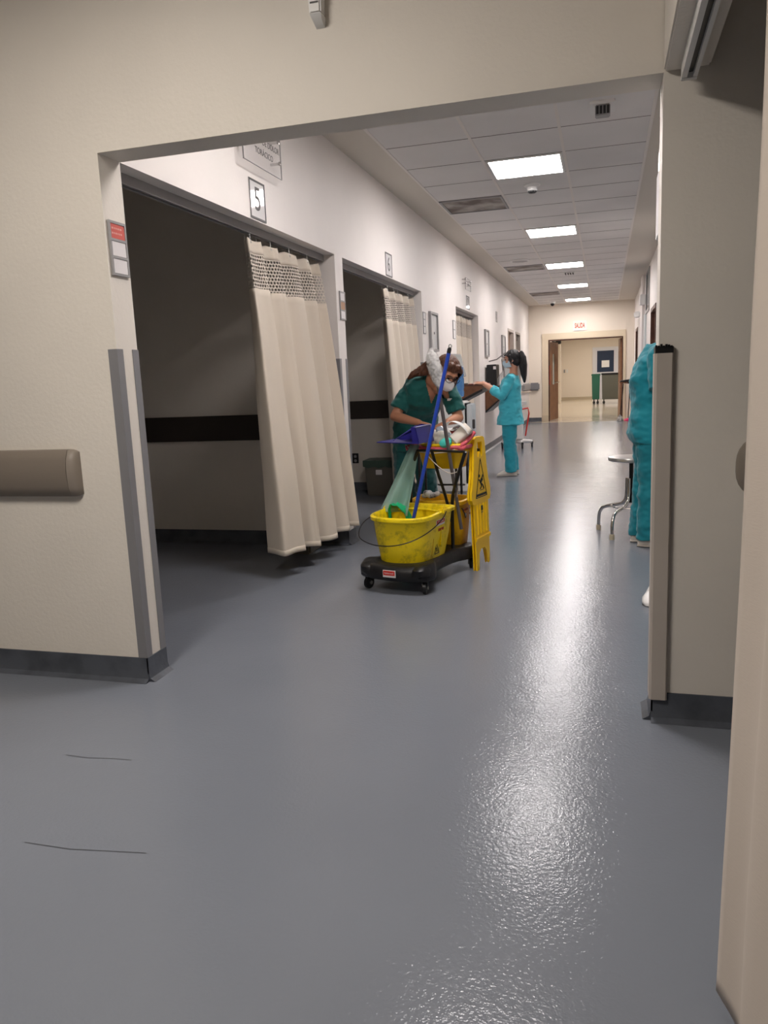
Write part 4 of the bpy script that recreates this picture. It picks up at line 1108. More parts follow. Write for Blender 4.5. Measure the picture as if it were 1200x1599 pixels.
def mark_on_side(y, z, kids, par):   # right flank of the front bucket
    pass
# flank: x at height z
def flank(z): return .20-(.012+.0144*(.430-z)/.1235 if z > .3065 else .0264+.0216*(.3065-z)/.1285)+.0012
def side_quad(mb, y0, y1, z0, z1, off=0.0):
    mb.hexa([(flank(z0)-.002, y0, z0), (flank(z0)-.002, y1, z0), (flank(z1)-.002, y1, z1), (flank(z1)-.002, y0, z1), (flank(z0)+.001+off, y0, z0), (flank(z0)+.001+off, y1, z0), (flank(z1)+.001+off, y1, z1), (flank(z1)+.001+off, y0, z1)])
    return mb
l_ = side_quad(MB(CM), .19, .31, .372, .41, .0008).build('maker_label', M['card'], fb, 'white and red label')
side_quad(MB(CM), .195, .305, .385, .407, .0016).build('red_field', M['label_red'], l_)
text('lettering', 'Rubbermaid', .016, frame_mtx(cw((flank(.396)+.0035, .25, .396)), Lv, (0, 0, 1)), M['card'], l_, .0003)
for k in range(3): side_quad(MB(CM), .232+.026*k, .25+.026*k, .335, .352, .0006).build('stamp', M['redink'], fb)
mk = MB(CM); xx = flank(.235)+.0032
def tri_outline(mb, y0, y1, z0, z1, w, x):
    P_ = [(y0, z0), (y1, z0), ((y0+y1)/2, z1)]
    for a, b_ in zip(P_, P_[1:]+P_[:1]): mb.tube([(x, a[0], a[1]), (x, b_[0], b_[1])], w, 6)
tri_outline(mk, .20, .26, .195, .265, .0022, flank(.23)+.001); mk.build('warning_triangle', M['blackink'], fb)
MB(CM).tube([(flank(.21)+.001, .238, .206), (flank(.23)+.001, .226, .232)], .0025, 6).build('pictogram', M['blackink'], fb)
side_quad(MB(CM), .17, .173, .18, .30, .0006).build('panel_groove', M['blackink'] if False else M['bucket_back'], fb)

bb = bucket('mop_bucket', 'second yellow bucket with brown stains behind the first on the cart',   .565, .78, .19, .468, .158, False, M['bucket_back'], None, .03)
tb = MB(CM).box((.187, .60, .40), (.193, .66, .415)).box((.187, .70, .40), (.193, .76, .408)).box((.187, .69, .365), (.193, .75, .375)).build('stencil', mat('brown_stencil', (120, 56, 24), .6), bb)
MB(CM).tube(smooth_path([(.175, .60, .42), (.20, .585, .39), (.206, .59, .36), (.20, .61, .385)]), .004, 6).build('twine', M['black'], bb)
# dark blue and white rag on the rear bucket rim
mb = MB(CM)
for k in range(11):
    a = k*2.4; r = .012+.0035*k; mb.ball((-.035+r*math.cos(a)*1.2, .575+r*math.sin(a)*.5, .505+.012*math.sin(k*1.9)), (.024, .018, .018), 10)
o = mb.build('rag', mat('blue_white_rag', (214, 214, 218), .9, rgb2=(34, 38, 84), vscale=26)); remesh(o, .005, 3)
tag(o, 'crumpled white and dark blue rag on the rear yellow bucket', 'rag')

CT = CM @ Matrix.Translation((-.02, .045, -.014))
# ---- upper tray
tray = thing('yellow_tub', 'yellow tub with a pink liner at the top of the cleaning cart', 'tub', cw((.10, .52, .71)))
mb = MB(CT); rings = []
cxx, cyy = .105, .50
def ro(hx, hy, z, n=36):
    out = []
    for k in range(n):
        a = 2*PI*k/n; c, s_ = math.cos(a), math.sin(a)
        out.append((cxx+hx*math.copysign(abs(c)**.4, c), cyy+hy*math.copysign(abs(s_)**.4, s_), z))
    return out
for hx, hy, z in ((.12, .085, .708), (.128, .09, .712), (.148, .10, .81), (.165, .112, .813), (.168, .114, .822), (.160, .108, .824), (.150, .098, .815), (.130, .085, .72)):
    rings.append([mb._v(p) for p in ro(hx, hy, z)])
for A, B_ in zip(rings, rings[1:]):
    for k in range(36): mb._f([A[k], A[(k+1) % 36], B_[(k+1) % 36], B_[k]])
mb._f(rings[0][::-1]); mb._f(rings[-1]); mb.build('shell', M['tray_yellow'], tray, angle=50)
MB(CT).tube([(p[0], p[1], .842+.006*math.sin(i*1.1)) for i, p in enumerate(ro(.172, .118, 0))], .013, 10, closed=True).build('pink_liner', M['pink'], tray)
MB(CT).tube([(p[0], p[1], .858) for i, p in enumerate(ro(.158, .10, 0))], .011, 10, closed=True).build('rim', M['yellow'], tray)
# pink liner ears: left bunch and right sweep
MB(CT).tube(smooth_path([(-.10, .36, .845), (-.06, .385, .852), (-.02, .40, .848), (.0, .40, .845)]), [.018]*24+[.014], 10).build('liner_bunch', M['pink'], tray)
MB(CT).tube(smooth_path([(.24, .41, .845), (.275, .45, .87), (.295, .50, .905), (.305, .53, .93)]), .014, 10).build('liner_bunch', M['pink'], tray)
# cord
cd = [(-.10, .36, .865), (-.05, .345, .835), (.02, .34, .822), (.10, .335, .815), (.19, .335, .822), (.25, .35, .838)]
mbc = MB(CT).tube(smooth_path(cd), .0035, 8)
mbc.tube(smooth_path([(.04, .338, .832), (.09, .33, .78), (.16, .33, .72), (.22, .34, .69), (.26, .36, .70)]), .003, 8)
mbc.tube(smooth_path([(.255, .36, .70), (.262, .37, .62), (.235, .40, .55), (.215, .44, .47)]), .0028, 8)
mbc.build('tie_cord', M['cord'], tray, 'loose white cord')
# contents
o = MB(CT)
for k in range(9):
    a = k*2.1; o.ball((.060+.048*math.cos(a), .455+.035*math.sin(a), .892+.024*math.sin(k*1.3)), (.036, .03, .034), 10)
o = o.build('plastic_bag', M['bagwhite']); remesh(o, .008, 4, lambda p, n: p + n*(.010*noise.noise(p*38)))
tag(o, 'crumpled whitish plastic bag heaped in the tub', 'plastic bag')
t = thing('spray_bottle', 'clear plastic bottle lying on the tub contents', 'bottle', cw((.13, .50, .87)))
MB(CT).tube([(.055, .52, .955), (.07, .515, .95), (.14, .50, .905), (.155, .497, .893)], [.016, .028, .03, .02], 16).build('body', mat('clear_bottle', (196, 210, 222), .12, trans=.5, alpha=.85), t)
MB(CT).tube([(.155, .497, .893), (.172, .493, .88)], .014, 12).build('cap', M['white'], t)
t = thing('jar', 'small jar with a turquoise lid in the tub', 'jar', cw((.175, .40, .86)))
Mj = CT @ Matrix.Translation((.165, .405, .868)) @ Matrix.Rotation(math.radians(38), 4, 'X')
MB(Mj).lathe([(.034, -.05), (.036, 0)], (0, 0, 0), 24).build('jar_body', mat('milky_jar', (226, 224, 216), .3), t)
MB(Mj).lathe([(.038, 0), (.040, .004), (.040, .018), (.034, .022)], (0, 0, 0), 24).build('lid', M['teal_lid'], t)
t = thing('white_container', 'white plastic jug lying slanted in the tub', 'container', cw((.24, .46, .87)))
c1, c2 = V((.195, .45, .875)), V((.285, .50, .965)); ax = (c2-c1).normalized(); s1 = ax.cross(V((0, 1, 0))).normalized(); s2 = ax.cross(s1)
MB(CT).loft([(c1, s1*.03, s2*.04), (c1+ax*.01, s1*.038, s2*.05), (c2-ax*.01, s1*.038, s2*.05), (c2, s1*.032, s2*.044)], 24, power=4).build('body', mat('offwhite_plastic', (226, 218, 206), .45), t)
# paper strip curling over
mb = MB(CT); pts = smooth_path([(.17, .44, .935), (.155, .43, .965), (.17, .42, .995), (.205, .42, 1.008), (.25, .43, .995), (.285, .45, .96), (.30, .47, .925)], 6)
A = [(mb._v(p+V((0, -.03, 0))), mb._v(p+V((0, .03, 0)))) for p in pts]
for p, q in zip(A, A[1:]): mb._f([p[0], q[0], q[1], p[1]])
o = mb.build('paper_strip', M['paper']); tag(o, 'strip of white paper curling over the tub', 'paper'); sd = o.modifiers.new('s', 'SOLIDIFY'); sd.thickness = .002
bpy.data.objects[o.name].modifiers['s'].offset = 0

# ---- poles
t = thing('broom_handle', 'long royal blue metal pole standing in the front bucket', 'pole', cw((.0, .2, .22)))
p0, p1 = V((-.022, .19, .222)), V((.300, .205, 1.437)); dd = (p1-p0).normalized()
MB(CM).tube([p0, p1-dd*.03], .0115, 16).build('pole', M['blue'], t)
MB(CM).tube([p1-dd*.032, p1-dd*.01, p1], [.0122, .0122, .009], 16).build('end_cap', M['black'], t)
ring = [p1+dd*.008+V((math.cos(a)*.009, 0, math.sin(a)*.009)) for a in [2*PI*k/16 for k in range(16)]]
MB(CM).tube(ring, .0028, 8, closed=True).build('hanging_ring', M['alu'], t)
t = thing('duster', 'grey pole with a whitish duster head wrapped in clear film', 'duster', cw((.2, .5, .22)))
a0, a1 = V((.168, .518, .22)), V((.172, .30, 1.225))
a0 = V((.210, .508, .30))
dd = (a1-a0).normalized()
MB(CM).tube([a0, a1], .0115, 14).build('pole', M['greypole'], t)
hd = MB(CM); q0, q1 = a1-dd*.02, a1+dd*.02
hc = [V((.190, .292, 1.21)), V((.180, .29, 1.25)), V((.166, .285, 1.31)), V((.152, .28, 1.37)), V((.146, .278, 1.405)), V((.148, .278, 1.42))]
hr = [.016, .030, .036, .038, .030, .016]
hd.limb(hc, hr, 16)
o = hd.build('duster_head', M['duster'], t); remesh(o, .006, 1, lambda p, n: p + n*(.006*noise.noise(p*90)))
fl_ = MB(CM).limb([V((.192, .29, 1.195)), *[c+V((.0, -.0, 0)) for c in hc[1:-1]], V((.146, .278, 1.425))], [.012, .036, .043, .043, .036, .022], 24)
o = fl_.build('film_wrap', M['bagclear'], t); remesh(o, .007, 1, lambda p, n: p + n*(.006*noise.noise(p*45)))

# ---- dustpan
CD = CM @ Matrix.Translation((-.022, 0, 0))
t = thing('dustpan', 'indigo dustpan lying across the left side of the cart frame', 'dustpan', cw((-.06, .34, .88)))
mb = MB(CD)
# flat blade edge to the left, deeper walls to the right
top = [(-.21, .22, .892), (-.205, .42, .892), (.075, .44, .884), (.085, .24, .878)]
pan = [((-.215, .235, .884), (-.215, .44, .884)), ((-.10, .23, .880), (-.10, .45, .880)), ((.06, .235, .876), (.06, .45, .876))]
def wall(p, q, h0, h1, th=.004):
    p, q = V(p), V(q); n = (q-p).cross(V((0, 0, 1))).normalized()*th
    mb.hexa([p, q, q+n, p+n, p+V((0, 0, h0)), q+V((0, 0, h1)), q+n+V((0, 0, h1)), p+n+V((0, 0, h0))])
mb.hexa([(-.215, .235, .879), (.085, .235, .872), (.085, .45, .872), (-.215, .45, .879), (-.215, .235, .884), (.085, .235, .878), (.085, .45, .878), (-.215, .45, .884)], .001)
mb.build('blade', M['indigo'], t)
mb = MB(CD)
mb.prism([(-.17, .884), (.085, .878), (.060, .975), (.0, .982), (-.05, .966)], 'y', .445, .451)
mb.prism([(.035, .878), (.085, .878), (.062, .972), (.03, .978)], 'y', .24, .246)
mb.hexa([(.079, .24, .878), (.085, .24, .878), (.085, .45, .878), (.079, .45, .878), (.056, .24, .972), (.062, .24, .972), (.062, .45, .975), (.056, .45, .975)])
mb.hexa([(-.10, .246, .890), (.05, .244, .968), (.056, .45, .975), (-.05, .45, .966), (-.10, .246, .894), (.05, .244, .972), (.056, .45, .979), (-.05, .45, .970)])
mb.build('hood', M['indigo'], t, angle=20)
MB(CD).tube([(.062, .24, .974), (.062, .45, .978)], .004, 8).build('rim', mat('pale_rim', (150, 150, 196), .4), t)

# ---- green film bag hanging at the left and green cloth on the bucket rim
mb = MB(CM); g = []
for j in range(15):
    v = j/14; z = .855-v*.405
    row = []
    for i in range(17):
        u = i/16
        xl = -.075-.185*v**1.05; xr = -.01-.02*v
        x = xl+(xr-xl)*u; y = .38-.12*v + .03*math.sin(u*9+v*2)*(.3+v)
        row.append(mb._v((x, y, z - .03*v*u)))
    g.append(row)
for j in range(14):
    for i in range(16): mb._f([g[j][i], g[j][i+1], g[j+1][i+1], g[j+1][i]])
o = mb.build('film_bag', M['net']); tag(o, 'pale green translucent bag hanging from the left of the cart frame', 'plastic bag')
sd = o.modifiers.new('s', 'SOLIDIFY'); sd.thickness = .002
mb = MB(CM); g = []
path = smooth_path([(-.175, .30, .33), (-.172, .285, .41), (-.165, .27, .468), (-.14, .265, .492), (-.10, .27, .48), (-.06, .285, .44), (-.045, .29, .38)], 5)
for j, p in enumerate(path):
    row = []
    for i in range(9):
        u = i/8-.5; row.append(mb._v(p+V((.01*math.sin(i*1.7), u*.10, .006*math.sin(i*2.2+j)))))
    g.append(row)
for j in range(len(path)-1):
    for i in range(8): mb._f([g[j][i], g[j][i+1], g[j+1][i+1], g[j+1][i]])
o = mb.build('cleaning_cloth', M['greencloth']); tag(o, 'bright green cloth draped over the divider of the front bucket', 'cloth')
sd = o.modifiers.new('s', 'SOLIDIFY'); sd.thickness = .004

# ---- wet floor sign hanging on the right side
SM = CM @ Matrix.Translation((.262, 0, 0))
t = thing('wet_floor_sign', 'folded yellow wet floor sign hanging at the right side of the cart', 'wet floor sign', cw((.262, .73, 0)))
def plate_with_hole(mb, outer, hole, x0, x1):
    vo = [mb.bm.verts.new((0, 0, 0)) for _ in ()]
    bm = mb.bm
    def ring(P_, x): return [mb._v((x, y, z)) for y, z in P_]
    for x, flip in ((x0, 0), (x1, 1)):
        o_ = ring(outer, x); h_ = ring(hole, x) if hole else []
        es = [bm.edges.new((o_[i], o_[(i+1) % len(o_)])) for i in range(len(o_))]
        es += [bm.edges.new((h_[i], h_[(i+1) % len(h_)])) for i in range(len(h_))]
        bmesh.ops.triangle_fill(bm, edges=es, use_beauty=True)
        if not flip: O1, H1 = o_, h_
        else: O2, H2 = o_, h_
    for A, B_ in ((O1, O2), (H1, H2)):
        for i in range(len(A)): mb._f([A[i], A[(i+1) % len(A)], B_[(i+1) % len(A)], B_[i]])
yc = .70
def sy(v, z): return (yc+v*.86 + (.435-z)*.05, z)
outer = [sy(*p) for p in ((-.108, .832), (-.095, .868), (-.07, .880), (.07, .880), (.095, .868), (.108, .832), (.125, .70), (.150, .60), (.185, .53), (.188, .48), (.165, .45), (-.165, .45), (-.188, .48), (-.185, .53), (-.150, .60), (-.125, .70))]
hole = [sy(*p) for p in ((-.05, .83), (-.045, .846), (.045, .846), (.05, .83), (.05, .76), (.03, .745), (.02, .765), (.0, .785), (-.02, .765), (-.03, .745), (-.05, .76))]
for x0, x1, nm in ((0, .014, 'front_leaf'), (-.018, -.004, 'rear_leaf')):
    mb = MB(SM); plate_with_hole(mb, outer, hole, x0, x1); lf = mb.build(nm, M['sign_yellow'], t, angle=30)
    # lower legs with a gap
    leg = [sy(*p) for p in ((-.145, .45), (.145, .45), (.140, .20), (.135, .02), (.105, .012), (.07, .11), (.035, .135), (-.035, .135), (-.07, .11), (-.085, .0), (-.135, .0), (-.14, .20))]
    mb = MB(SM); mb.prism(leg, 'x', x0+.001, x1-.003, .002); mb.build('lower_panel', M['sign_yellow'], lf, angle=30)
    if nm == 'front_leaf':
        front = lf
        for v in (-.085, -.03, .03, .085): 
            MB(SM).tube([(x1-.003, *sy(v, .44)), (x1-.003, *sy(v, .24))], .007, 8).build('rib', M['sign_yellow'], lf)
        MB(SM).box((x1-.006, sy(-.15, .215)[0], .195), (x1+.006, sy(.15, .215)[0], .225), .005).build('hinge_bar', M['sign_yellow'], lf)
for v in (-.05, .05): MB(SM).tube([(-.02, *sy(v, .872)), (0, *sy(v, .872))], .008, 8).build('hinge', M['sign_yellow'], t)
# graphics: black triangle outline with slipping figure
xg = .0145
mb = MB(SM); P_ = [sy(-.108, .485), sy(.108, .485), sy(0, .738)]
for a, b_ in zip(P_, P_[1:]+P_[:1]): mb.tube([(xg, *a), (xg, *b_)], .0030, 6)
mb.build('warning_triangle', M['blackink'], front)
mb = MB(SM).box((xg-.002, sy(-.10, .49)[0], .492), (xg+.001, sy(.10, .49)[0], .508)); mb.build('text_band', M['blackink'], front)
mb = MB(SM); F = lambda v, z: (xg, *sy(v, z))
mb.limb([F(-.015, .585), F(.012, .60)], [.010, .011], 8); mb.limb([F(.012, .60), F(.035, .625)], .006, 8); mb.limb([F(-.012, .59), F(-.04, .60)], .006, 8)
mb.limb([F(-.01, .58), F(.005, .555), F(-.02, .54)], .0055, 8); mb.limb([F(-.002, .575), F(.03, .56), F(.05, .535)], .0055, 8)
o = mb.build('slipping_figure', M['blackink'], front); remesh(o, .003, 1)
mb = MB(SM).ball((xg, *sy(-.028, .625)), (.003, .011, .011), 12); mb.build('figure_head', M['blackink'], front)
mb = MB(SM).tube([F(-.02, .53), F(.045, .53)], .0022, 6); mb.build('floor_line', M['blackink'], front)
mb = MB(SM).box((.0105, sy(-.03, .40)[0], .392), (.0135, sy(.03, .40)[0], .425), .001); lb = mb.build('maker_label', M['blackink'], front)
mb = MB(SM).box((.0125, sy(-.028, .38)[0], .378), (.0132, sy(.028, .38)[0], .384)); mb.build('small_print', M['ink'], front)
tag(MB(CM).box((.235, .70, .745), (.262, .74, .80), .004).box((.20, .71, .775), (.24, .73, .79), .002).build('hook', M['black_metal']), 'black hook holding the yellow sign on the cart', 'hook')

# ---- small table with dark red top, papers, glasses
t = thing('side_table', 'small table with a dark red top under the writing hands', 'table', (-1.28, 6.12, 0))
tz = .845
bx((-1.50, 5.98, tz-.035), (-1.08, 6.30, tz), .004).build('table_top', M['redtop'], t)
bx((-1.48, 6.0, tz-.10), (-1.10, 6.28, tz-.035), .004).build('apron', M['black'], t)
for x in (-1.44, -1.14):
    for y in (6.03, 6.25): MB().tube([(x, y, 0), (x, y, tz-.10)], .010, 10).build('leg', M['black_metal'], t)
t = thing('clipboard', 'white papers on a clipboard on the dark red table', 'clipboard', (-1.3, 6.12, tz))
bx((-1.47, 6.0, tz), (-1.14, 6.24, tz+.006), .001).build('board', M['wood_dark'], t)
bx((-1.46, 5.995, tz+.006), (-1.15, 6.23, tz+.012)).build('paper_stack', M['paper'], t)
MB().tube([(-1.16, 6.05, tz+.02), (-1.12, 6.08, tz+.035), (-1.10, 6.13, tz+.03), (-1.13, 6.16, tz+.018)], .009, 8).box((-1.17, 6.03, tz+.008), (-1.12, 6.16, tz+.018), .003).build('clip', M['chrome'], t)

# ================================================================== people
def hand(mb, wrist, d, palm_n, thumb_dir, s=1.0, curl=.5):
    """d: direction of the fingers, palm_n: direction the palm faces, thumb_dir: side of the thumb."""
    wrist, d, pn, td = V(wrist), V(d).normalized(), V(palm_n).normalized(), V(thumb_dir).normalized()
    side = (td - d*td.dot(d)).normalized()
    c = wrist + d*.045*s
    mb.loft([(wrist-d*.01, side*.024*s, pn*.018*s), (wrist+d*.02*s, side*.032*s, pn*.016*s), (wrist+d*.055*s, side*.039*s, pn*.014*s), (wrist+d*.085*s, side*.038*s, pn*.012*s), (wrist+d*.092*s, side*.030*s, pn*.009*s)], 16, power=2.6)
    for k, (off, L) in enumerate(((.028, .068), (.010, .076), (-.010, .070), (-.028, .055))):
        b = wrist + d*.085*s + side*off*s
        a1 = .35*curl+.1*k*curl; a2 = a1+.7*curl; a3 = a2+.5*curl
        p = [b]; fan = side*(off*.25)
        for a, f in ((a1, .45), (a2, .32), (a3, .23)):
            p.append(p[-1] + (d*math.cos(a)+pn*math.sin(a)+fan).normalized()*L*f*s)
        mb.limb(p, [.0092*s, .0088*s, .008*s, .0068*s], 10)
    b = wrist + d*.022*s + side*.026*s
    mb.limb([b, b+(d*.6+side*.75+pn*.25).normalized()*.032*s, b+(d*.6+side*.75+pn*.25).normalized()*.032*s+(d*.92+side*.25+pn*.3).normalized()*.030*s, b+(d*.6+side*.75+pn*.25).normalized()*.032*s+(d*.95+side*.05+pn*.35).normalized()*.055*s], [.013*s, .0115*s, .010*s, .008*s], 10)

def person(name, label, J, skin, top_m, pant_m, opt, loc):
    f_h, u_h = V(J['look']).normalized(), V(J['headup']).normalized()
    u_h = (u_h - f_h*u_h.dot(f_h)).normalized(); r_h = f_h.cross(u_h)
    HM = Matrix((( r_h.x, f_h.x, u_h.x), (r_h.y, f_h.y, u_h.y), (r_h.z, f_h.z, u_h.z)))   # local x right, y forward, z up
    hc = V(J['head'])
    def hp(x, y, z): return hc + HM @ V((x, y, z))
    s = opt.get('s', 1.0)
    fw = V(J['face']).normalized(); rt = V((fw.y, -fw.x, 0))         # torso facing, its right
    fl2 = V(J.get('face_low', J['face'])).normalized(); rl = V((fl2.y, -fl2.x, 0))
    mb = MB()
    # head
    mb.ball(hp(0, -.008*s, .022*s), (.074*s, .094*s, .090*s), 24, HM)
    mb.ball(hp(0, .022*s, -.030*s), (.057*s, .068*s, .078*s), 20, HM)
    mb.ball(hp(0, .058*s, -.078*s), (.030*s, .028*s, .024*s), 14, HM)          # chin
    mb.limb([hp(0, .090*s, .010*s), hp(0, .104*s, -.022*s)], [.009*s, .014*s], 10)  # nose
    mb.limb([hp(-.040*s, .070*s, .030*s), hp(0, .084*s, .033*s), hp(.040*s, .070*s, .030*s)], .012*s, 10)
    mb.limb([hp(-.018*s, .082*s, -.052*s), hp(.018*s, .082*s, -.052*s)], .009*s, 8)
    for k in (-1, 1):
        mb.ball(hp(k*.074*s, -.006*s, -.004*s), (.010*s, .020*s, .032*s), 12, HM)
        mb.ball(hp(k*.040*s, .062*s, -.016*s), .024*s, 10, HM)
    nk = V(J['neck'])
    mb.limb([nk - V((0, 0, .03)), nk, hp(0, -.025*s, -.05*s)], [.060*s, .053*s, .054*s], 18)
    # torso
    P_, Wc, Ch, Sh = V(J['pelvis']), V(J['waist']), V(J['chest']), V(J['shmid'])
    w = opt.get('w', 1.0)
    def ax(a, b): return (b-a).normalized()
    t1 = ax(P_, Wc); t2 = ax(Wc, Ch); t3 = ax(Ch, Sh)
    def fwd_of(t, r): return t.cross(r).normalized()*-1 if False else (r.cross(t)*-1).normalized()
    secs = [(P_-t1*.10, rl*.13*w, fl2*.10*w), (P_-t1*.02, rl*.165*w, fl2*.118*w), (P_+t1*.06, rl*.155*w, fwd_of(t1, rl)*.105*w), (Wc, rt*.125*w, fwd_of(t1, rt)*.092*w), (Wc.lerp(Ch, .5), rt*.135*w, fwd_of(t2, rt)*.10*w), (Ch, rt*.150*w, fwd_of(t2, rt)*.112*w), (Ch.lerp(Sh, .6), rt*.150*w, fwd_of(t3, rt)*.095*w), (Sh, rt*.105*w, fwd_of(t3, rt)*.062*w), (Sh+t3*.035, rt*.06*w, fwd_of(t3, rt)*.05*w)]
    mb.loft(secs, 28, power=2.3)
    for k, q in (('R', 1), ('L', -1)):
        S, E_, Wr = V(J['sh'+k]), V(J['el'+k]), V(J['wr'+k])
        mb.limb([Sh.lerp(S, .5)-V((0, 0, .01)), S, S.lerp(E_, .4), E_], [.055*s, .052*s, .046*s, .038*s], 16)
        mb.limb([E_, E_.lerp(Wr, .3), Wr], [.038*s, .040*s, .025*s], 16)
        hd_ = J['hand'+k]; hand(mb, Wr, *hd_, s=opt.get('hs', .98))
        Hp, Kn, An = V(J['hip'+k]), V(J['kn'+k]), V(J['an'+k])
        mb.limb([Hp, Hp.lerp(Kn, .4), Kn], [.088*w, .080*w, .056*w], 18)
        mb.limb([Kn, Kn.lerp(An, .3), An], [.056*w, .057*w, .036*w], 18)
        toe = V(J['toe'+k]); mb.limb([An-V((0, 0, .03)), toe.lerp(An, .25)*1+V((0, 0, -.0))*0], [.034, .03], 10) if False else mb.limb([An, V((An.x, An.y, .045)).lerp(V((toe.x, toe.y, .03)), .1), V((An.x, An.y, .035)).lerp(V((toe.x, toe.y, .028)), .55)], [.034, .030, .020], 10)
    body = mb.build(name, skin)
    body['_o'] = tuple(body.location)
    remesh(body, opt.get('vox', .0062), 3)
    tag(body, label, 'person')
    # ---- trousers
    mb = MB(); fold = lambda p, n: p + n*(.014*noise.noise(V((p.x*8, p.y*8, p.z*12)))+.006*noise.noise(V((p.x*22, p.y*22, p.z*34))))
    mb.loft([(P_-t1*.12, rl*.155*w, fl2*.12*w), (P_-t1*.02, rl*.182*w, fl2*.135*w), (P_+t1*.08, rl*.17*w, fl2*.118*w), (P_+t1*.10, rl*.16*w, fl2*.11*w)], 24, power=2.3)
    for k in ('R', 'L'):
        Hp, Kn, An = V(J['hip'+k]), V(J['kn'+k]), V(J['an'+k])
        lg = opt.get('leg', 1.0)
        hemz = An - V((0, 0, An.z-.052)) if True else An
        mb.limb([Hp, Hp.lerp(Kn, .4), Kn], [.104*w, .097*w*lg, .080*w*lg], 20)
        mb.tube([Kn, Kn.lerp(An, .5), An, hemz], [.080*w*lg, .078*w*lg, .076*w*lg, .080*w*lg], 20)
        mb.ball(Kn, .080*w*lg, 20)
    tr = mb.build('trousers', pant_m, body); remesh(tr, .008, 3, fold)
    # ---- top
    mb = MB(); hem = V(J['hem'])
    g = .022
    secs = [(hem, rl*opt.get('hemw', .20)*w, fl2*opt.get('hemd', .15)*w), (P_.lerp(hem, .4), rl*.195*w, fl2*.148*w), (P_+t1*.06, rl*.182*w, fwd_of(t1, rl)*.138*w), (Wc, rt*.165*w, fwd_of(t1, rt)*.128*w), (Wc.lerp(Ch, .5), rt*.165*w, fwd_of(t2, rt)*.13*w), (Ch, rt*.172*w, fwd_of(t2, rt)*.135*w), (Ch.lerp(Sh, .6), rt*.172*w, fwd_of(t3, rt)*.112*w), (Sh, rt*.13*w, fwd_of(t3, rt)*.080*w), (Sh+t3*.035, rt*.080*w, fwd_of(t3, rt)*.066*w), (Sh+t3*.052, rt*.066*w, fwd_of(t3, rt)*.060*w)]
    mb.loft(secs, 32, power=2.3)
    for k in ('R', 'L'):
        S, E_, Wr = V(J['sh'+k]), V(J['el'+k]), V(J['wr'+k])
        a0_ = Sh.lerp(S, .45)
        if opt['sleeve'] == 'short':
            q = S.lerp(E_, opt.get('slen', .72)); mb.ball(S, .070*s, 18); mb.tube([a0_, S, S.lerp(E_, .35), q], [.066*s, .070*s, .070*s, .070*s], 20); mb.ball(a0_, .066*s, 18)
        else:
            q = E_.lerp(Wr, opt.get('slen', .5)); mb.ball(a0_, .064*s, 18); mb.limb([a0_, S, S.lerp(E_, .45), E_], [.064*s, .066*s, .060*s, .057*s], 20)
            mb.tube([E_, E_.lerp(q, .6), q], [.057*s, .056*s, .046*s], 18)
    to = mb.build('scrub_top', top_m, body)
    nb = opt.get('neckbase')
    vdepth = opt.get('vneck', 0)
    def keep(p):
        q = p - Sh; z = q.dot(t3); x = q.dot(rt); y = q.dot(fwd_of(t3, rt))
        if z > .046 and abs(x) < .085: return False
        if vdepth and y > .02:
            zz = (.05 - z)/vdepth           # 0 at collar .. 1 at tip
            if 0 <= zz <= 1 and abs(x) < .062*(1-zz): return False
        return True
    remesh(to, .007, 3, fold, keep=keep)
    sd = to.modifiers.new('solid', 'SOLIDIFY'); sd.thickness = .004; sd.offset = -1
    # ---- shoes
    for k in ('R', 'L'):
        An, toe = V(J['an'+k]), V(J['toe'+k])
        d = V((toe.x-An.x, toe.y-An.y, 0)).normalized()
        sh = MB(); shoe_mesh(sh, V((toe.x, toe.y, 0))+d*.03, V((An.x, An.y, 0))-d*.065, .045, .085); sh = sh.build('shoe', M['shoe'], body)
        so = MB(); shoe_mesh(so, V((toe.x, toe.y, 0))+d*.034, V((An.x, An.y, 0))-d*.069, .048, .022); so.build('sole', mat('shoe_sole', (190, 182, 172), .6), sh)
    return body, hp, HM

# --- stooping woman writing at the little table
J1 = dict(look=(.50, -.62, -.62), headup=(.55, -.35, .80), face=(.52, -.85, 0), face_low=(.35, -.94, 0),
    head=(-1.238, 6.25, 1.298), neck=(-1.385, 6.42, 1.285), pelvis=(-1.63, 6.74, .80), waist=(-1.60, 6.67, .97), chest=(-1.50, 6.55, 1.13), shmid=(-1.43, 6.48, 1.235),
    shR=(-1.585, 6.52, 1.215), shL=(-1.265, 6.42, 1.165), elR=(-1.735, 6.42, .955), elL=(-1.175, 6.40, .93), wrR=(-1.475, 6.22, .908), wrL=(-1.235, 6.20, .908),
    handR=((.92, -.30, -.18), (.1, .1, -1), (.35, .9, 0), 1, 1), handL=((-.55, -.75, -.22), (-.1, 0, -1), (-.8, .6, 0), 1, 1),
    hipR=(-1.73, 6.74, .76), hipL=(-1.54, 6.71, .76), knR=(-1.73, 6.66, .43), knL=(-1.53, 6.63, .43), anR=(-1.73, 6.78, .085), anL=(-1.52, 6.74, .085), toeR=(-1.69, 6.62, 0), toeL=(-1.46, 6.58, 0), hem=(-1.635, 6.76, .635))
J1['handR'] = (J1['handR'][0], J1['handR'][1], J1['handR'][2]); J1['handL'] = (J1['handL'][0], J1['handL'][1], J1['handL'][2])
b1, hp1, HM1 = person('person', 'woman in dark teal scrubs and white mask bending over to write at a small table', J1, M['skin'], M['scrub_green'], M['pants_green'], dict(sleeve='short', slen=.78, vneck=.17, w=1.12, s=1.08, hemw=.185, hemd=.15), None)
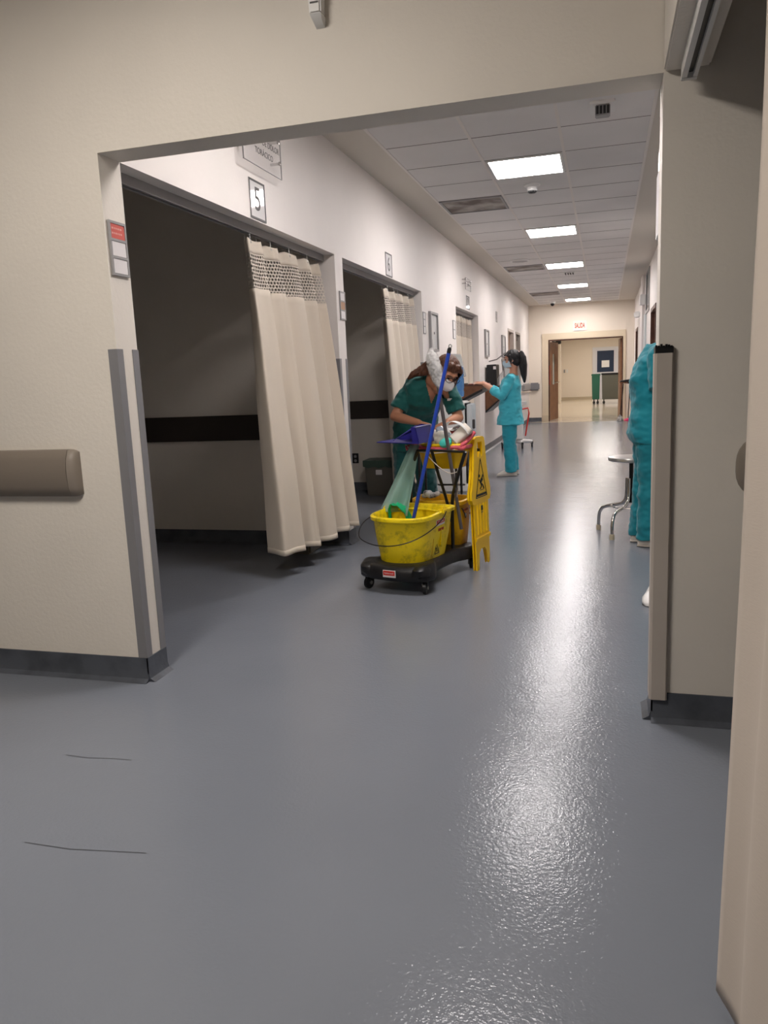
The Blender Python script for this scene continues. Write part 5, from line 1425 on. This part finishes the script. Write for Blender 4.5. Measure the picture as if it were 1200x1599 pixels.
# --- ponytailed woman typing
J2 = dict(look=(-.97, -.12, -.10), headup=(-.08, 0, 1), face=(-1, -.08, 0),
    head=(-1.125, 9.85, 1.445), neck=(-1.105, 9.86, 1.30), pelvis=(-1.15, 9.88, .84), waist=(-1.15, 9.88, .98), chest=(-1.15, 9.87, 1.12), shmid=(-1.115, 9.87, 1.225),
    shL=(-1.125, 9.72, 1.215), shR=(-1.145, 10.02, 1.215), elL=(-1.225, 9.66, 1.00), elR=(-1.28, 10.06, 1.02), wrL=(-1.475, 9.80, 1.165), wrR=(-1.50, 9.96, 1.175),
    handL=((-.93, .25, .10), (-.1, 0, -1), (0, 1, .1)), handR=((-.95, .0, .10), (-.1, 0, -1), (0, -1, .1)),
    hipL=(-1.15, 9.79, .80), hipR=(-1.15, 9.97, .80), knL=(-1.165, 9.79, .43), knR=(-1.175, 9.96, .43), anL=(-1.14, 9.78, .085), anR=(-1.13, 9.95, .085), toeL=(-1.29, 9.76, 0), toeR=(-1.28, 9.94, 0), hem=(-1.155, 9.88, .645))
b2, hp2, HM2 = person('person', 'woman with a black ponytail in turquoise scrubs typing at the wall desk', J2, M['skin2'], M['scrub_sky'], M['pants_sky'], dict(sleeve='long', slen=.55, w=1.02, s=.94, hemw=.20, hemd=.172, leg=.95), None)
# --- person leaning at the right behind the pier
J3 = dict(look=(.80, .05, -.60), headup=(.6, 0, .8), face=(1, 0, 0),
    head=(.58, 5.86, 1.52), neck=(.43, 5.86, 1.455), pelvis=(.315, 5.86, .86), waist=(.315, 5.86, 1.00), chest=(.315, 5.86, 1.19), shmid=(.345, 5.86, 1.385),
    shR=(.35, 5.68, 1.355), shL=(.35, 6.04, 1.355), elR=(.36, 5.62, 1.09), elL=(.48, 6.07, 1.08), wrR=(.66, 5.72, 1.05), wrL=(.68, 5.98, 1.05),
    handR=((.9, .3, .0), (0, 0, -1), (0, 1, .2)), handL=((.9, -.3, .0), (0, 0, -1), (0, -1, .2)),
    hipR=(.315, 5.775, .82), hipL=(.315, 5.945, .82), knR=(.32, 5.77, .46), knL=(.29, 5.95, .46), anR=(.30, 5.755, .085), anL=(.255, 5.92, .085), toeR=(.44, 5.73, 0), toeL=(.39, 5.91, 0), hem=(.315, 5.86, .75))
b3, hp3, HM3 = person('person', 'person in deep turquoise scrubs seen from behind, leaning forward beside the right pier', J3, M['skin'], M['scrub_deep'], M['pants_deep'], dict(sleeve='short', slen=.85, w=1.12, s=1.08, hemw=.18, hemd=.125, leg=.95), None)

# ---- hair, masks, glasses
def cap(hp, HM, body, m, s=1.0, extra=None, fringe=True, name='hair'):
    mb = MB()
    mb.ball(hp(0, -.022*s, .034*s), (.088*s, .104*s, .098*s), 28, HM)
    mb.ball(hp(0, -.05*s, -.02*s), (.078*s, .065*s, .075*s), 20, HM)
    if extra: extra(mb)
    o = mb.build(name, m, body)
    hc = hp(0, 0, 0); Hi = HM.transposed()
    def keep(p):
        q = Hi @ (p-hc)
        return not (q.y > .045*s and q.z < .058*s and abs(q.x) < .07*s and p_in(q)) 
    def p_in(q): return q.y < .125*s and q.z > -.12*s and not getattr(cap, 'nocut', False)
    remesh(o, .006, 3, lambda p, n: p + n*(.004*noise.noise(V((p.x*60, p.y*60, p.z*18)))), keep=keep)
    sd = o.modifiers.new('solid', 'SOLIDIFY'); sd.thickness = .004; sd.offset = -1
    return o
def ex1(mb):
    # fringe falling on the far side of the face, bun-like mass, ponytail over the right shoulder
    mb.limb([hp1(-.03, .06, .105), hp1(-.07, .055, .06), hp1(-.085, .03, .0), hp1(-.088, .045, -.06), hp1(-.08, .06, -.09)], [.028, .030, .024, .018, .008], 12)
    mb.limb([hp1(.03, .05, .105), hp1(.075, .04, .05), hp1(.082, .01, .0)], [.028, .024, .016], 12)
    mb.limb([hp1(.02, -.09, .02), V((-1.43, 6.44, 1.37)), V((-1.50, 6.43, 1.33)), V((-1.565, 6.42, 1.30)), V((-1.60, 6.42, 1.27))], [.05, .045, .035, .028, .012], 14)
    mb.limb([hp1(.06, -.06, .0), V((-1.40, 6.36, 1.35)), V((-1.45, 6.36, 1.31)), V((-1.52, 6.38, 1.295))], [.04, .038, .028, .014], 14)
cap(hp1, HM1, b1, M['hair_brown'], 1.13, ex1)
def ex2(mb):
    mb.limb([hp2(-.062, .045, .050), hp2(-.045, .066, .062), hp2(-.02, .078, .066), hp2(.03, .076, .066), hp2(.062, .045, .05)], .013, 12)
    mb.limb([hp2(-.070, .02, .05), hp2(-.078, .012, .0), hp2(-.076, .012, -.05)], [.018, .014, .006], 10)
cap(hp2, HM2, b2, M['hair_black'], .97, ex2)
o = MB().limb([hp2(0, -.105, .065), V((-1.02, 9.855, 1.53)), V((-.992, 9.85, 1.47)), V((-.982, 9.85, 1.37)), V((-.978, 9.85, 1.26)), V((-.965, 9.85, 1.17))], [.024, .038, .047, .050, .040, .014], 16).build('ponytail', M['hair_black'], b2)
remesh(o, .007, 2, lambda p, n: p + n*(.008*noise.noise(V((p.x*40, p.y*40, p.z*9)))))
MB().tube([hp2(0, -.098, .062)+HM2 @ V((.026*math.cos(a), 0, .026*math.sin(a))) for a in [2*PI*k/16 for k in range(16)]], .009, 8, closed=True).build('hair_tie', M['hair_tie'], b2)
cap(hp3, HM3, b3, M['hair_black'], 1.06, None)

def face_mask(hp, HM, body, m, s=1.0, beak=.0):
    mb = MB(); g = []
    for j in range(9):
        v = j/8; z = (.004 - v*.095)*s
        row = []
        for i in range(13):
            u = (i/12-.5)*2
            x = u*.066*s*(1-.25*abs(v-.45))
            y = (.118+beak*math.sin(PI*min(1, v*1.05))*(1-abs(u)) - .085*abs(u)**2.1 - .030*abs(v-.3)**1.5)*s
            row.append(mb._v(hp(x, y-.004*s, z)))
        g.append(row)
    for j in range(8):
        for i in range(12): mb._f([g[j][i], g[j][i+1], g[j+1][i+1], g[j+1][i]])
    o = mb.build('face_mask', m, body); sd = o.modifiers.new('s', 'SOLIDIFY'); sd.thickness = .003
    for k in (-1, 1):
        MB().tube([hp(k*.064*s, .042*s, -.012*s), hp(k*.082*s, .012*s, .006*s), hp(k*.084*s, -.014*s, .004*s)], .0018*s, 6).tube([hp(k*.060*s, .040*s, -.070*s), hp(k*.080*s, .0, -.035*s), hp(k*.084*s, -.014*s, -.01*s)], .0018*s, 6).build('ear_loop', M['white'], o)
face_mask(hp1, HM1, b1, M['maskw'], 1.12, .030)
face_mask(hp2, HM2, b2, M['maskb'], .96, .008)
def glasses(hp, body, s, m, lab=None):
    mb = MB()
    for k in (-1, 1):
        mb.tube([hp(k*.033*s+.026*s*math.cos(a), (.112-.012*abs(math.cos(a) if k*math.cos(a) > 0 else 0))*s, .014*s+.019*s*math.sin(a)) for a in [2*PI*q/20 for q in range(20)]], .0022*s, 6, closed=True)
        mb.tube([hp(k*.058*s, .100*s, .018*s), hp(k*.080*s, .07*s, .018*s), hp(k*.084*s, -.01*s, .010*s)], .0022*s, 6)
    mb.tube([hp(-.008*s, .112*s, .016*s), hp(.008*s, .112*s, .016*s)], .002*s, 6)
    mb.build('glasses', m, body)
glasses(hp1, b1, 1.12, M['black']); glasses(hp2, b2, .96, M['alu_grey'])
for hp_, b_, s_ in ((hp1, b1, 1.08), (hp2, b2, .94), (hp3, b3, 1.08)):
    for k in (-1, 1):
        MB().ball(hp_(k*.031*s_, .083*s_, .010*s_), (.011*s_, .008*s_, .006*s_), 12, HM1 if b_ is b1 else (HM2 if b_ is b2 else HM3)).build('eye', M['eye_dark'], b_)
        MB().tube([hp_(k*.014*s_, .098*s_, .036*s_), hp_(k*.033*s_, .095*s_, .042*s_), hp_(k*.050*s_, .080*s_, .034*s_)], [.003, .0036, .002], 6).build('eyebrow', M['hair_black'], b_)
# badge on the green top, pen, pocket things
MB(frame_mtx((-1.235, 6.335, 1.085), (.85, .52, 0), (.2, -.35, .9))).box((-.022, -.010, 0), (.022, .010, .003)).build('chest_badge', M['card'], b1)
